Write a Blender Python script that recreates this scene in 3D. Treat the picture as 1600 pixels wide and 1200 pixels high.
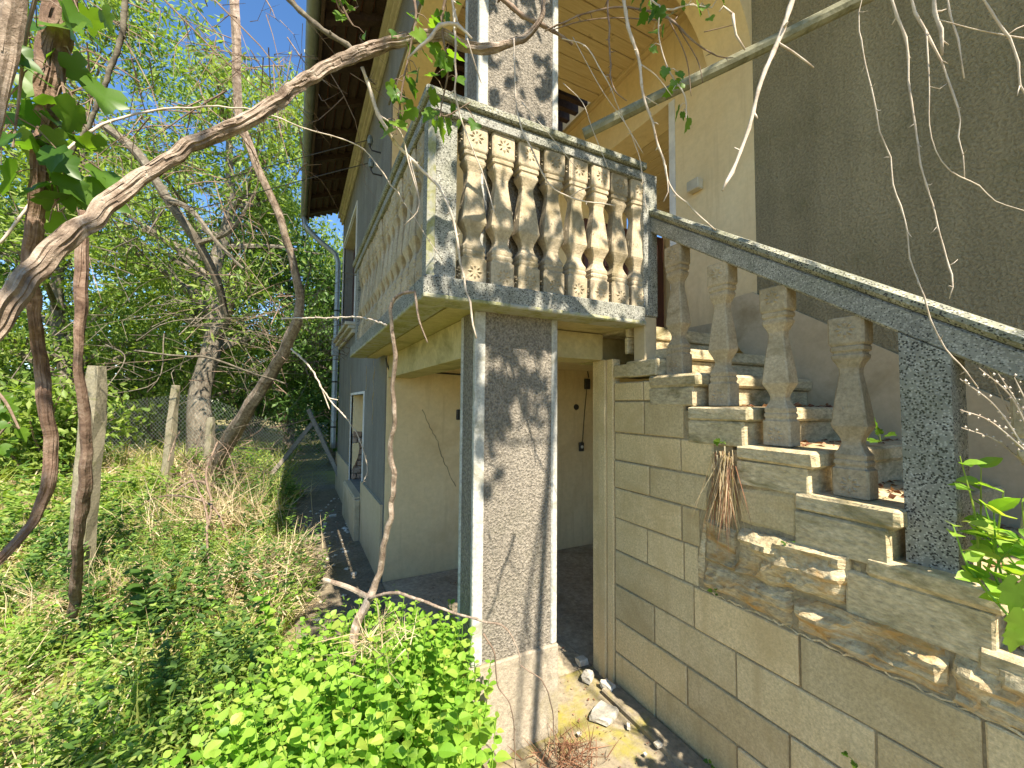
import bpy, bmesh, math, random
import numpy as np
from mathutils import Vector, Matrix, noise as mnoise

for o in list(bpy.data.objects):
    bpy.data.objects.remove(o)
random.seed(7)
RNG = np.random.default_rng(11)
scene = bpy.context.scene
COL = scene.collection

# ------------------------------------------------------------------ camera
EYE = Vector((0.0, 0.0, 1.57))
FPX = 655.0                                   # focal length in pixels of a 1600 px wide frame
RIGHT = Vector((0.8885, -0.4585, 0.0080)).normalized()
FWD = Vector((0.4570, 0.8880, 0.0480))
FWD = (FWD - RIGHT * FWD.dot(RIGHT)).normalized()
UP = RIGHT.cross(FWD).normalized()
cam = bpy.data.cameras.new('camera')
cam.sensor_width = 36.0
cam.lens = FPX / 1600.0 * 36.0
cam.clip_start = 0.02
cam.clip_end = 600.0
cam_ob = bpy.data.objects.new('camera', cam)
COL.objects.link(cam_ob)
cam_ob.matrix_world = Matrix((
    (RIGHT.x, UP.x, -FWD.x, EYE.x),
    (RIGHT.y, UP.y, -FWD.y, EYE.y),
    (RIGHT.z, UP.z, -FWD.z, EYE.z),
    (0, 0, 0, 1)))
scene.camera = cam_ob

# ------------------------------------------------------------------ sky, sun, exposure
SUN = Vector((0.035, -0.80, 1.0)).normalized()       # towards the sun
world = bpy.data.worlds.new('World')
scene.world = world
world.use_nodes = True
wn = world.node_tree
bg = wn.nodes['Background']
sky = wn.nodes.new('ShaderNodeTexSky')
sky.sky_type = 'NISHITA'
sky.sun_disc = False
sky.sun_elevation = math.asin(SUN.z)
sky.sun_rotation = math.atan2(SUN.x, SUN.y)
sky.air_density = 1.0
sky.altitude = 900.0
sky.dust_density = 0.0
sky.ozone_density = 3.0
hs = wn.nodes.new('ShaderNodeHueSaturation')
hs.inputs['Saturation'].default_value = 1.15
wn.links.new(sky.outputs[0], hs.inputs['Color'])
wn.links.new(hs.outputs[0], bg.inputs[0])
bg.inputs[1].default_value = 0.10
sun = bpy.data.lights.new('sun', 'SUN')
sun.energy = 5.0
sun.angle = math.radians(0.5)
sun.color = (1.0, 0.91, 0.77)
sun_ob = bpy.data.objects.new('sun', sun)
COL.objects.link(sun_ob)
sun_ob.rotation_euler = SUN.to_track_quat('Z', 'Y').to_euler()
sun_ob.location = (3, -8, 12)
scene.view_settings.view_transform = 'Standard'
scene.view_settings.look = 'None'
scene.view_settings.exposure = 1.5
scene.view_settings.gamma = 1.0
scene.view_settings.use_curve_mapping = False
scene.cycles.max_bounces = 6
scene.cycles.diffuse_bounces = 4
scene.cycles.transparent_max_bounces = 4


# ------------------------------------------------------------------ helpers
def at(px, py, d):
    """point seen at pixel px, py of the 1600x1200 photo at forward distance d"""
    return EYE + FWD * d + RIGHT * ((px - 800.0) / FPX * d) + UP * ((600.0 - py) / FPX * d)


def on(px, py, axis, v):
    r = FWD + RIGHT * ((px - 800.0) / FPX) + UP * ((600.0 - py) / FPX)
    return EYE + r * ((v - EYE[axis]) / r[axis])


def smooth01(a, b, x):
    t = min(1.0, max(0.0, (x - a) / (b - a)))
    return t * t * (3 - 2 * t)


def gz(x, y):
    """height of the ground"""
    rise = 0.42 * smooth01(4.5, 10.0, y) * (1 - smooth01(-2.0, 0.2, x))
    bump = 0.05 * mnoise.noise(Vector((x * 0.7, y * 0.7, 3.1))) * (1 - smooth01(-0.4, 0.2, x))
    return -0.05 + rise + bump


def tag(o, label=None, cat=None, group=None, kind=None):
    if label: o['label'] = label
    if cat: o['category'] = cat
    if group: o['group'] = group
    if kind: o['kind'] = kind
    return o


def empty(name, loc, label, cat, group=None):
    e = bpy.data.objects.new(name, None)
    e.empty_display_size = 0.2
    e.location = loc
    COL.objects.link(e)
    return tag(e, label, cat, group)


ORG = {}


def worg(o):
    if o is None: return Vector((0, 0, 0))
    return ORG.get(o.name, Vector(o.location))


class MB:
    """collects faces; build() links them as one mesh object (world coordinates in)"""
    def __init__(s):
        s.v = []; s.f = []

    def add(s, vs, fs):
        n = len(s.v)
        s.v += [tuple(p) for p in vs]
        s.f += [tuple(i + n for i in f) for f in fs]
        return s

    def box(s, x0, x1, y0, y1, z0, z1, c=0.0, jit=0.0):
        if c <= 0:
            vs = [(x, y, z) for x in (x0, x1) for y in (y0, y1) for z in (z0, z1)]
            fs = [(0, 1, 3, 2), (4, 6, 7, 5), (0, 4, 5, 1), (2, 3, 7, 6), (0, 2, 6, 4), (1, 5, 7, 3)]
            return s.add(vs, fs)
        cx, cy, cz = (x0 + x1) / 2, (y0 + y1) / 2, (z0 + z1) / 2
        hx, hy, hz = (x1 - x0) / 2, (y1 - y0) / 2, (z1 - z0) / 2
        bm = bmesh.new()
        bmesh.ops.create_cube(bm, size=2.0)
        for v in bm.verts:
            v.co = Vector((v.co.x * hx, v.co.y * hy, v.co.z * hz))
        bmesh.ops.bevel(bm, geom=bm.edges[:], offset=c, segments=1, affect='EDGES')
        for v in bm.verts:
            p = v.co + Vector((cx, cy, cz))
            if jit:
                p += Vector((random.uniform(-jit, jit), random.uniform(-jit, jit), random.uniform(-jit, jit)))
            v.co = p
        bm.verts.index_update()
        s.add([v.co[:] for v in bm.verts], [[v.index for v in f.verts] for f in bm.faces])
        bm.free()
        return s

    def prism(s, pts, axis, a, b):
        """polygon in the plane across axis ('x': (y,z), 'y': (x,z), 'z': (x,y)) pushed from a to b"""
        def mk(p, t):
            return {'x': (t, p[0], p[1]), 'y': (p[0], t, p[1]), 'z': (p[0], p[1], t)}[axis]
        n = len(pts)
        vs = [mk(p, a) for p in pts] + [mk(p, b) for p in pts]
        fs = [tuple(range(n))[::-1], tuple(range(n, 2 * n))]
        for i in range(n):
            j = (i + 1) % n
            fs.append((i, j, n + j, n + i))
        return s.add(vs, fs)

    def tube(s, pts, rad, seg=8, rough=0.0, freq=9.0, seed=0.0, cap=True):
        pts = [Vector(p) for p in pts]
        n = len(pts)
        ring = []
        tprev = None; u = None
        for i in range(n):
            t = (pts[min(i + 1, n - 1)] - pts[max(i - 1, 0)])
            if t.length < 1e-9: t = Vector((0, 0, 1))
            t.normalize()
            if u is None:
                u = t.orthogonal().normalized()
            else:
                u = (u - t * u.dot(t))
                if u.length < 1e-6: u = t.orthogonal()
                u.normalize()
            w = t.cross(u)
            for k in range(seg):
                a = 2 * math.pi * k / seg
                r = rad[i]
                if rough:
                    tw = a + i * 0.012
                    r *= 1 + rough * 0.8 * mnoise.noise(Vector((math.cos(tw) * 1.2 + seed, math.sin(tw) * 1.2, i * freq * 0.011 + seed))) \
                        + rough * 0.9 * mnoise.noise(Vector((math.cos(tw) * 4.2 + seed, math.sin(tw) * 4.2 + 5, i * freq * 0.005))) \
                        + rough * 0.55 * mnoise.noise(Vector((math.cos(tw) * 9 + seed, math.sin(tw) * 9 + 2, i * freq * 0.009)))
                ring.append(pts[i] + (u * math.cos(a) + w * math.sin(a)) * r)
        fs = []
        for i in range(n - 1):
            for k in range(seg):
                k2 = (k + 1) % seg
                fs.append((i * seg + k, i * seg + k2, (i + 1) * seg + k2, (i + 1) * seg + k))
        if cap:
            fs.append(tuple(range(seg))[::-1])
            fs.append(tuple((n - 1) * seg + k for k in range(seg)))
        return s.add(ring, fs)

    def build(s, name, mat, parent=None, smooth=False):
        o0 = worg(parent)
        me = bpy.data.meshes.new(name)
        me.from_pydata([(p[0] - o0.x, p[1] - o0.y, p[2] - o0.z) for p in s.v], [], s.f)
        me.materials.append(mat)
        if smooth:
            me.polygons.foreach_set('use_smooth', [True] * len(me.polygons))
        me.validate()
        me.update()
        o = bpy.data.objects.new(name, me)
        COL.objects.link(o)
        if parent is not None:
            o.parent = parent
            ORG[o.name] = o0
        else:
            ORG[o.name] = Vector((0, 0, 0))
        return o


def fix_normals(o):
    bm = bmesh.new(); bm.from_mesh(o.data)
    bmesh.ops.recalc_face_normals(bm, faces=bm.faces[:])
    bm.to_mesh(o.data); bm.free()
    return o


def inst(o, loc, parent=None, rot=None, scale=None, name=None):
    """copy of one mesh object sharing its mesh; loc in parent space"""
    c = o.copy()
    c.name = name or o.name.split('.')[0]
    COL.objects.link(c)
    c.parent = parent
    c.location = loc
    if rot is not None: c.rotation_euler = rot
    if scale is not None: c.scale = scale
    for k in list(c.keys()):
        del c[k]
    return c


def crom(pts, rad, step):
    """Catmull-Rom through points, resampled about every step metres"""
    P = [Vector(p) for p in pts]
    P = [P[0] * 2 - P[1]] + P + [P[-1] * 2 - P[-2]]
    out, ro = [], []
    for i in range(1, len(P) - 2):
        n = max(1, int((P[i + 1] - P[i]).length / step))
        for k in range(n):
            t = k / n
            a, b, c, d = P[i - 1], P[i], P[i + 1], P[i + 2]
            out.append(0.5 * ((2 * b) + (c - a) * t + (2 * a - 5 * b + 4 * c - d) * t * t + (3 * b - a - 3 * c + d) * t ** 3))
            ro.append(rad[i - 1] * (1 - t) + rad[i] * t)
    out.append(P[-2]); ro.append(rad[-1])
    return out, ro


# ------------------------------------------------------------------ materials
def nmat(name):
    m = bpy.data.materials.new(name)
    m.use_nodes = True
    nt = m.node_tree
    return m, nt, nt.nodes['Principled BSDF']


def N(nt, typ, **kw):
    n = nt.nodes.new(typ)
    for k, v in kw.items():
        if k.startswith('i_'):
            n.inputs[k[2:].replace('_', ' ')].default_value = v
        else:
            setattr(n, k, v)
    return n


def coords(nt, rand=False, scale=None):
    tc = N(nt, 'ShaderNodeTexCoord')
    src = tc.outputs['Object']
    if rand:
        oi = N(nt, 'ShaderNodeObjectInfo')
        mul = N(nt, 'ShaderNodeMath', operation='MULTIPLY'); mul.inputs[1].default_value = 37.0
        nt.links.new(oi.outputs['Random'], mul.inputs[0])
        ad = N(nt, 'ShaderNodeVectorMath', operation='ADD')
        nt.links.new(src, ad.inputs[0]); nt.links.new(mul.outputs[0], ad.inputs[1])
        src = ad.outputs[0]
    if scale:
        sc = N(nt, 'ShaderNodeVectorMath', operation='MULTIPLY')
        sc.inputs[1].default_value = scale
        nt.links.new(src, sc.inputs[0])
        src = sc.outputs[0]
    return src


def noise_n(nt, vec, scale, detail=6, rough=0.6, dist=0.0):
    n = N(nt, 'ShaderNodeTexNoise')
    n.inputs['Scale'].default_value = scale
    n.inputs['Detail'].default_value = detail
    n.inputs['Roughness'].default_value = rough
    n.inputs['Distortion'].default_value = dist
    nt.links.new(vec, n.inputs['Vector'])
    return n


def ramp(nt, fac, stops):
    r = N(nt, 'ShaderNodeValToRGB')
    el = r.color_ramp.elements
    while len(el) < len(stops): el.new(0.5)
    for e, (p, c) in zip(el, stops):
        e.position = p
        e.color = (c[0], c[1], c[2], 1) if not isinstance(c, (int, float)) else (c, c, c, 1)
    nt.links.new(fac, r.inputs[0])
    return r


def mixc(nt, fac, a, b, mode='MIX'):
    m = N(nt, 'ShaderNodeMix', data_type='RGBA', blend_type=mode)
    m.clamp_factor = True
    if isinstance(fac, (int, float)): m.inputs[0].default_value = fac
    else: nt.links.new(fac, m.inputs[0])
    for i, c in ((6, a), (7, b)):
        if isinstance(c, tuple): m.inputs[i].default_value = (c[0], c[1], c[2], 1)
        else: nt.links.new(c, m.inputs[i])
    return m.outputs[2]


def bump(nt, bsdf, h, dist, strength=1.0):
    b = N(nt, 'ShaderNodeBump')
    b.inputs['Strength'].default_value = strength
    b.inputs['Distance'].default_value = dist
    nt.links.new(h, b.inputs['Height'])
    nt.links.new(b.outputs[0], bsdf.inputs['Normal'])
    return b


def mat_rough(name, c1, c2, low=2.0, hi=40.0, hi_amt=0.35, rough=0.9, bd=0.003, bs=60.0, stain=None, streak=None,
              rand=False, stain_scale=3.0, stain_lo=0.52, stain_hi=0.68, vscale=None):
    """weathered mineral surface: two tones, grain, relief, optional patches of another tone"""
    m, nt, b = nmat(name)
    v = coords(nt, rand, vscale)
    n1 = noise_n(nt, v, low, 7, 0.62)
    r1 = ramp(nt, n1.outputs[0], [(0.32, c1), (0.68, c2)])
    n2 = noise_n(nt, v, hi, 4, 0.7)
    r2 = ramp(nt, n2.outputs[0], [(0.3, 1 - hi_amt), (0.7, 1 + hi_amt * 0.35)])
    col = mixc(nt, 1.0, r1.outputs[0], r2.outputs[0], 'MULTIPLY')
    if stain:
        n3 = noise_n(nt, v, stain_scale, 8, 0.68, 0.6)
        r3 = ramp(nt, n3.outputs[0], [(stain_lo, 0.0), (stain_hi, 1.0)])
        col = mixc(nt, r3.outputs[0], col, stain)
    if streak:
        sv = coords(nt, rand, (9.0, 9.0, 0.7))
        n4 = noise_n(nt, sv, 1.6, 6, 0.65)
        r4 = ramp(nt, n4.outputs[0], [(0.55, 0.0), (0.72, 0.8)])
        col = mixc(nt, r4.outputs[0], col, streak)
    if rand:
        oi = N(nt, 'ShaderNodeObjectInfo')
        rt = ramp(nt, oi.outputs['Random'], [(0.0, (0.80, 0.79, 0.76)), (0.5, (1.0, 0.99, 0.96)), (1.0, (1.08, 1.04, 0.98))])
        col = mixc(nt, 1.0, col, rt.outputs[0], 'MULTIPLY')
    nt.links.new(col, b.inputs['Base Color'])
    b.inputs['Roughness'].default_value = rough
    b.inputs['Specular IOR Level'].default_value = 0.25
    n5 = noise_n(nt, v, bs, 5, 0.65)
    bump(nt, b, n5.outputs[0], bd)
    return m


def mat_stucco(name, c1, c2, cell=55.0, bd=0.012, con=0.35):
    """spatter render: coarse sharp grains standing out of the wall"""
    m, nt, b = nmat(name)
    v = coords(nt)
    n1 = noise_n(nt, v, 1.7, 6, 0.6)
    r1 = ramp(nt, n1.outputs[0], [(0.3, c1), (0.7, c2)])
    n2 = noise_n(nt, v, cell, 3, 0.55, 0.4)
    r2 = ramp(nt, n2.outputs[0], [(0.34, 1 - con), (0.64, 1 + con * 0.3)])
    col = mixc(nt, 1.0, r1.outputs[0], r2.outputs[0], 'MULTIPLY')
    n3 = noise_n(nt, v, 3.2, 8, 0.7)
    r3 = ramp(nt, n3.outputs[0], [(0.52, 0.0), (0.75, 0.55)])
    col = mixc(nt, r3.outputs[0], col, (c1[0] * 0.55, c1[1] * 0.6, c1[2] * 0.5))
    sv = coords(nt, False, (5.0, 5.0, 0.35))
    n4 = noise_n(nt, sv, 1.3, 7, 0.65)
    r4 = ramp(nt, n4.outputs[0], [(0.36, 0.86), (0.52, 1.0), (0.70, 1.12)])
    col = mixc(nt, 1.0, col, r4.outputs[0], 'MULTIPLY')
    nt.links.new(col, b.inputs['Base Color'])
    b.inputs['Roughness'].default_value = 0.92
    b.inputs['Specular IOR Level'].default_value = 0.2
    bump(nt, b, n2.outputs[0], bd)
    return m


def mat_terrazzo(name, cement, moss=0.35, scale=72.0):
    m, nt, b = nmat(name)
    v = coords(nt)
    vo = N(nt, 'ShaderNodeTexVoronoi'); vo.inputs['Scale'].default_value = scale
    nt.links.new(v, vo.inputs['Vector'])
    sep = N(nt, 'ShaderNodeSeparateColor'); nt.links.new(vo.outputs['Color'], sep.inputs[0])
    r = ramp(nt, sep.outputs[0], [(0.0, (0.055, 0.053, 0.045)), (0.24, (0.07, 0.067, 0.058)), (0.25, cement), (0.66, (cement[0] * 1.2, cement[1] * 1.2, cement[2] * 1.15)),
                                  (0.67, (0.42, 0.41, 0.355)), (1.0, (0.52, 0.51, 0.45))])
    r.color_ramp.interpolation = 'CONSTANT'
    edge = ramp(nt, vo.outputs['Distance'], [(0.50, 0.0), (0.6, 1.0)])
    col = mixc(nt, edge.outputs[0], r.outputs[0], cement)
    n = noise_n(nt, v, 4.0, 8, 0.7)
    rm = ramp(nt, n.outputs[0], [(0.45, 0.0), (0.75, moss)])
    col = mixc(nt, rm.outputs[0], col, (0.10, 0.11, 0.045))
    n2 = noise_n(nt, v, 14.0, 6, 0.7)
    rd = ramp(nt, n2.outputs[0], [(0.35, 0.72), (0.65, 1.08)])
    col = mixc(nt, 1.0, col, rd.outputs[0], 'MULTIPLY')
    nt.links.new(col, b.inputs['Base Color'])
    b.inputs['Roughness'].default_value = 0.8
    b.inputs['Specular IOR Level'].default_value = 0.3
    bump(nt, b, vo.outputs['Distance'], 0.0015, 0.7)
    return m


def mat_wood(name, c1, c2, axis=(1, 1, 1), rough=0.8, rand=True, knots=True):
    m, nt, b = nmat(name)
    v = coords(nt, rand, axis)
    n1 = noise_n(nt, v, 6.0, 8, 0.65, 0.5)
    r1 = ramp(nt, n1.outputs[0], [(0.3, c1), (0.7, c2)])
    col = r1.outputs[0]
    if knots:
        n2 = noise_n(nt, coords(nt, rand), 9.0, 2, 0.5)
        r2 = ramp(nt, n2.outputs[0], [(0.70, 0.0), (0.76, 0.75)])
        col = mixc(nt, r2.outputs[0], col, (c1[0] * 0.35, c1[1] * 0.3, c1[2] * 0.25))
    nt.links.new(col, b.inputs['Base Color'])
    b.inputs['Roughness'].default_value = rough
    bump(nt, b, n1.outputs[0], 0.002)
    return m


def mat_leaf(name, cols, trans=0.45, rough=0.5, spec=0.35):
    """leaf: tone varies from leaf to leaf, lets light through"""
    m, nt, b = nmat(name)
    geo = N(nt, 'ShaderNodeNewGeometry')
    oi = N(nt, 'ShaderNodeObjectInfo')
    ad = N(nt, 'ShaderNodeMath', operation='ADD')
    nt.links.new(geo.outputs['Random Per Island'], ad.inputs[0]); nt.links.new(oi.outputs['Random'], ad.inputs[1])
    fr = N(nt, 'ShaderNodeMath', operation='FRACT'); nt.links.new(ad.outputs[0], fr.inputs[0])
    stops = [(i / max(1, len(cols) - 1), c) for i, c in enumerate(cols)]
    r = ramp(nt, fr.outputs[0], stops)
    col = r.outputs[0]
    nt.links.new(col, b.inputs['Base Color'])
    b.inputs['Roughness'].default_value = rough
    b.inputs['Specular IOR Level'].default_value = spec
    tr = N(nt, 'ShaderNodeBsdfTranslucent')
    tc = mixc(nt, 1.0, col, (1.5, 1.6, 0.55), 'MULTIPLY')
    nt.links.new(tc, tr.inputs['Color'])
    mx = N(nt, 'ShaderNodeMixShader'); mx.inputs[0].default_value = trans
    nt.links.new(b.outputs[0], mx.inputs[1]); nt.links.new(tr.outputs[0], mx.inputs[2])
    nt.links.new(mx.outputs[0], nt.nodes['Material Output'].inputs['Surface'])
    return m


def mat_bark(name, c1, c2, c3, scale=(1, 1, 1), bs=30.0, bd=0.006):
    m, nt, b = nmat(name)
    v = coords(nt, True, scale)
    n1 = noise_n(nt, v, 14.0, 8, 0.7, 1.2)
    r1 = ramp(nt, n1.outputs[0], [(0.3, c1), (0.5, c2), (0.72, c3)])
    nt.links.new(r1.outputs[0], b.inputs['Base Color'])
    b.inputs['Roughness'].default_value = 0.9
    b.inputs['Specular IOR Level'].default_value = 0.15
    n2 = noise_n(nt, v, bs, 6, 0.7, 0.8)
    bump(nt, b, n2.outputs[0], bd)
    return m


def mat_plain(name, c, rough=0.6, metal=0.0, bs=40.0, bd=0.0006, var=0.25):
    m, nt, b = nmat(name)
    v = coords(nt, True)
    n1 = noise_n(nt, v, 7.0, 7, 0.65)
    r1 = ramp(nt, n1.outputs[0], [(0.3, tuple(x * (1 - var) for x in c)), (0.7, tuple(min(1, x * (1 + var * 0.5)) for x in c))])
    nt.links.new(r1.outputs[0], b.inputs['Base Color'])
    b.inputs['Roughness'].default_value = rough
    b.inputs['Metallic'].default_value = metal
    n2 = noise_n(nt, v, bs, 4, 0.6)
    bump(nt, b, n2.outputs[0], bd)
    return m


MT = {}
MT['stucco_dark'] = mat_stucco('dark_spatter_render', (0.26, 0.22, 0.13), (0.315, 0.27, 0.165), 85.0, 0.012, 0.28)
MT['stucco_col'] = mat_stucco('column_spatter_render', (0.24, 0.21, 0.165), (0.295, 0.26, 0.21), 95.0, 0.013, 0.5)
MT['stucco_grey'] = mat_stucco('grey_spatter_render', (0.18, 0.17, 0.145), (0.235, 0.225, 0.195), 90.0, 0.006, 0.2)
MT['dado'] = mat_rough('smooth_grey_render', (0.47, 0.375, 0.23), (0.55, 0.45, 0.295), 1.6, 30, 0.12, bd=0.001, stain=(0.35, 0.275, 0.155), stain_scale=2.0)
MT['cream'] = mat_rough('cream_plaster', (0.70, 0.53, 0.28), (0.79, 0.64, 0.38), 1.2, 22, 0.10, bd=0.0012, bs=25, stain=(0.57, 0.41, 0.20), stain_scale=1.4, stain_lo=0.54, stain_hi=0.8, streak=(0.60, 0.455, 0.25))
MT['cream_olive'] = mat_rough('yellowed_concrete', (0.44, 0.36, 0.17), (0.55, 0.46, 0.24), 2.2, 30, 0.2, bd=0.002, stain=(0.25, 0.22, 0.09), stain_scale=2.4)
MT['trim'] = mat_rough('whitewashed_trim', (0.42, 0.41, 0.36), (0.54, 0.525, 0.465), 5.0, 60, 0.4, bd=0.003, bs=80, stain=(0.27, 0.26, 0.20), stain_scale=9.0)
MT['plinth'] = mat_rough('smooth_plinth_render', (0.34, 0.285, 0.21), (0.43, 0.37, 0.28), 3.0, 70, 0.4, bd=0.004, bs=110, stain=(0.25, 0.215, 0.12), stain_scale=4.0)
MT['block'] = mat_rough('painted_block_render', (0.64, 0.505, 0.28), (0.74, 0.60, 0.36), 3.0, 110, 0.36, bd=0.003, bs=120, stain=(0.47, 0.355, 0.18), stain_scale=2.6, stain_lo=0.47, stain_hi=0.74, streak=(0.48, 0.365, 0.195), rand=True)
MT['mortar'] = mat_rough('dark_mortar', (0.32, 0.25, 0.14), (0.42, 0.335, 0.20), 6, 60, 0.4, bd=0.006, bs=60)
MT['stone'] = mat_rough('layered_sandstone', (0.46, 0.36, 0.20), (0.66, 0.56, 0.37), 3.2, 40, 0.5, bd=0.010, bs=20, stain=(0.44, 0.245, 0.07), stain_scale=3.1, stain_lo=0.48, stain_hi=0.64, rand=True, vscale=(1, 1, 2.4))
MT['step'] = mat_rough('step_sandstone', (0.50, 0.41, 0.245), (0.64, 0.545, 0.36), 3.0, 38, 0.45, bd=0.008, bs=26, stain=(0.22, 0.19, 0.095), stain_scale=4.2, stain_lo=0.50, stain_hi=0.66, rand=True, vscale=(1, 1, 2.2))
MT['baluster'] = mat_rough('cast_concrete', (0.42, 0.345, 0.23), (0.53, 0.445, 0.315), 5.0, 80, 0.32, bd=0.003, bs=90, stain=(0.24, 0.195, 0.11), stain_scale=6.0, stain_lo=0.50, stain_hi=0.70, rand=True)
MT['terrazzo'] = mat_terrazzo('terrazzo_chips', (0.27, 0.265, 0.225), 0.5, 185.0)
MT['terrazzo_moss'] = mat_terrazzo('mossy_terrazzo_chips', (0.27, 0.265, 0.19), 0.9, 170.0)
MT['moss'] = mat_rough('moss_edge', (0.24, 0.235, 0.09), (0.40, 0.385, 0.20), 10, 60, 0.35, bd=0.003, bs=70, stain=(0.36, 0.345, 0.28), stain_scale=9, stain_lo=0.44, stain_hi=0.56)
MT['plank'] = mat_wood('pale_yellow_planks', (0.50, 0.365, 0.17), (0.64, 0.50, 0.27), (1.0, 14.0, 14.0))
MT['plank_y'] = mat_wood('pale_yellow_planks_inner', (0.50, 0.365, 0.17), (0.64, 0.50, 0.27), (14.0, 1.0, 14.0))
MT['dark_wood'] = mat_wood('dark_roof_timber', (0.030, 0.016, 0.010), (0.075, 0.042, 0.026), (6, 6, 6), knots=False)
MT['door_wood'] = mat_wood('maroon_door_paint', (0.055, 0.018, 0.012), (0.09, 0.03, 0.02), (8, 8, 1), rough=0.5, knots=False)
MT['tile'] = mat_plain('clay_tiles', (0.23, 0.095, 0.055), 0.85)
MT['gutter'] = mat_plain('weathered_zinc', (0.22, 0.24, 0.21), 0.55, 0.35)
MT['pipe'] = mat_plain('galvanised_pipe', (0.34, 0.38, 0.38), 0.5, 0.4)
MT['white_paint'] = mat_plain('old_white_paint', (0.72, 0.70, 0.64), 0.6)
MT['ochre_paint'] = mat_plain('cream_moulding_paint', (0.52, 0.47, 0.35), 0.75)
MT['brick'] = mat_rough('old_brick', (0.26, 0.17, 0.12), (0.36, 0.27, 0.20), 5, 50, 0.35, bd=0.004, bs=50, stain=(0.42, 0.38, 0.32), stain_scale=7, rand=True)
MT['black'] = mat_plain('black_bakelite', (0.025, 0.022, 0.02), 0.5)
MT['concrete'] = mat_rough('old_fence_concrete', (0.20, 0.18, 0.125), (0.30, 0.275, 0.20), 5, 60, 0.35, bd=0.004, bs=50, stain=(0.13, 0.135, 0.06), stain_scale=6, rand=True)
MT['floor'] = mat_rough('dusty_concrete_floor', (0.22, 0.18, 0.12), (0.33, 0.275, 0.19), 2.4, 35, 0.4, bd=0.006, bs=30, stain=(0.27, 0.235, 0.05), stain_scale=2.6, stain_lo=0.50, stain_hi=0.64)
MT['rubble'] = mat_rough('broken_mortar', (0.50, 0.46, 0.38), (0.64, 0.60, 0.52), 6, 50, 0.3, bd=0.005, bs=40, rand=True)
MT['grey_wood'] = mat_wood('weathered_board', (0.13, 0.105, 0.075), (0.27, 0.235, 0.18), (3, 3, 3), knots=False)
MT['pole'] = mat_bark('peeling_pole', (0.10, 0.09, 0.05), (0.20, 0.19, 0.12), (0.30, 0.28, 0.20), (1, 1, 1), 40, 0.002)
MT['vine'] = mat_bark('vine_bark', (0.09, 0.06, 0.042), (0.27, 0.205, 0.15), (0.52, 0.43, 0.34), (1, 1, 1), 70, 0.006)
MT['vine_dark'] = mat_bark('dark_vine_bark', (0.07, 0.04, 0.028), (0.20, 0.13, 0.09), (0.36, 0.27, 0.20), (1, 1, 1), 60, 0.005)
MT['twig'] = mat_bark('dry_twig', (0.30, 0.23, 0.17), (0.50, 0.42, 0.33), (0.66, 0.58, 0.48), (1, 1, 1), 80, 0.001)
MT['twig_dark'] = mat_bark('brown_twig', (0.10, 0.065, 0.045), (0.20, 0.14, 0.10), (0.32, 0.25, 0.19), (1, 1, 1), 80, 0.001)
MT['lichen'] = mat_bark('lichen_twig', (0.06, 0.05, 0.035), (0.13, 0.11, 0.08), (0.27, 0.245, 0.18), (1, 1, 1), 60, 0.002)
MT['trunk'] = mat_bark('grey_trunk', (0.07, 0.055, 0.04), (0.16, 0.135, 0.10), (0.30, 0.27, 0.215), (1, 1, 0.4), 16, 0.02)
MT['leaf_tree'] = mat_leaf('tree_leaves', [(0.09, 0.16, 0.022), (0.18, 0.27, 0.045), (0.29, 0.36, 0.085), (0.14, 0.22, 0.04)], 0.42)
MT['leaf_dark'] = mat_leaf('dark_tree_leaves', [(0.03, 0.075, 0.012), (0.07, 0.14, 0.025), (0.12, 0.20, 0.045)], 0.32)
MT['leaf_vine'] = mat_leaf('grape_leaves', [(0.055, 0.13, 0.016), (0.09, 0.18, 0.02), (0.16, 0.26, 0.03)], 0.5, 0.4)
MT['leaf_bush'] = mat_leaf('bush_leaves', [(0.10, 0.22, 0.02), (0.20, 0.38, 0.035), (0.30, 0.45, 0.07), (0.17, 0.33, 0.03), (0.36, 0.42, 0.08)], 0.42, 0.5)
MT['leaf_weed'] = mat_leaf('weed_leaves', [(0.08, 0.16, 0.025), (0.15, 0.26, 0.035), (0.24, 0.33, 0.07), (0.32, 0.37, 0.11)], 0.4)
MT['grass'] = mat_leaf('grass_blades', [(0.16, 0.23, 0.035), (0.28, 0.34, 0.06), (0.40, 0.42, 0.13), (0.34, 0.38, 0.09)], 0.4)
MT['straw'] = mat_leaf('dry_straw', [(0.34, 0.25, 0.14), (0.52, 0.41, 0.25), (0.64, 0.54, 0.36), (0.42, 0.30, 0.18)], 0.25, 0.8, 0.1)
MT['red_straw'] = mat_leaf('red_brown_straw', [(0.14, 0.06, 0.035), (0.24, 0.12, 0.07), (0.34, 0.20, 0.12)], 0.1, 0.8, 0.1)
MT['soil'] = mat_rough('soil_and_litter', (0.17, 0.135, 0.07), (0.31, 0.255, 0.14), 3.0, 30, 0.45, bd=0.02, bs=22, stain=(0.28, 0.275, 0.085), stain_scale=1.1, stain_lo=0.44, stain_hi=0.62)
MT['path'] = mat_rough('trodden_dirt', (0.19, 0.15, 0.10), (0.30, 0.25, 0.17), 2.4, 40, 0.45, bd=0.016, bs=30, stain=(0.13, 0.115, 0.06), stain_scale=2.6)
MT['room_floor'] = mat_rough('dusty_room_floor', (0.36, 0.29, 0.19), (0.48, 0.40, 0.28), 2.4, 30, 0.45, bd=0.008, bs=25, stain=(0.22, 0.175, 0.11), stain_scale=3.0)

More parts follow.
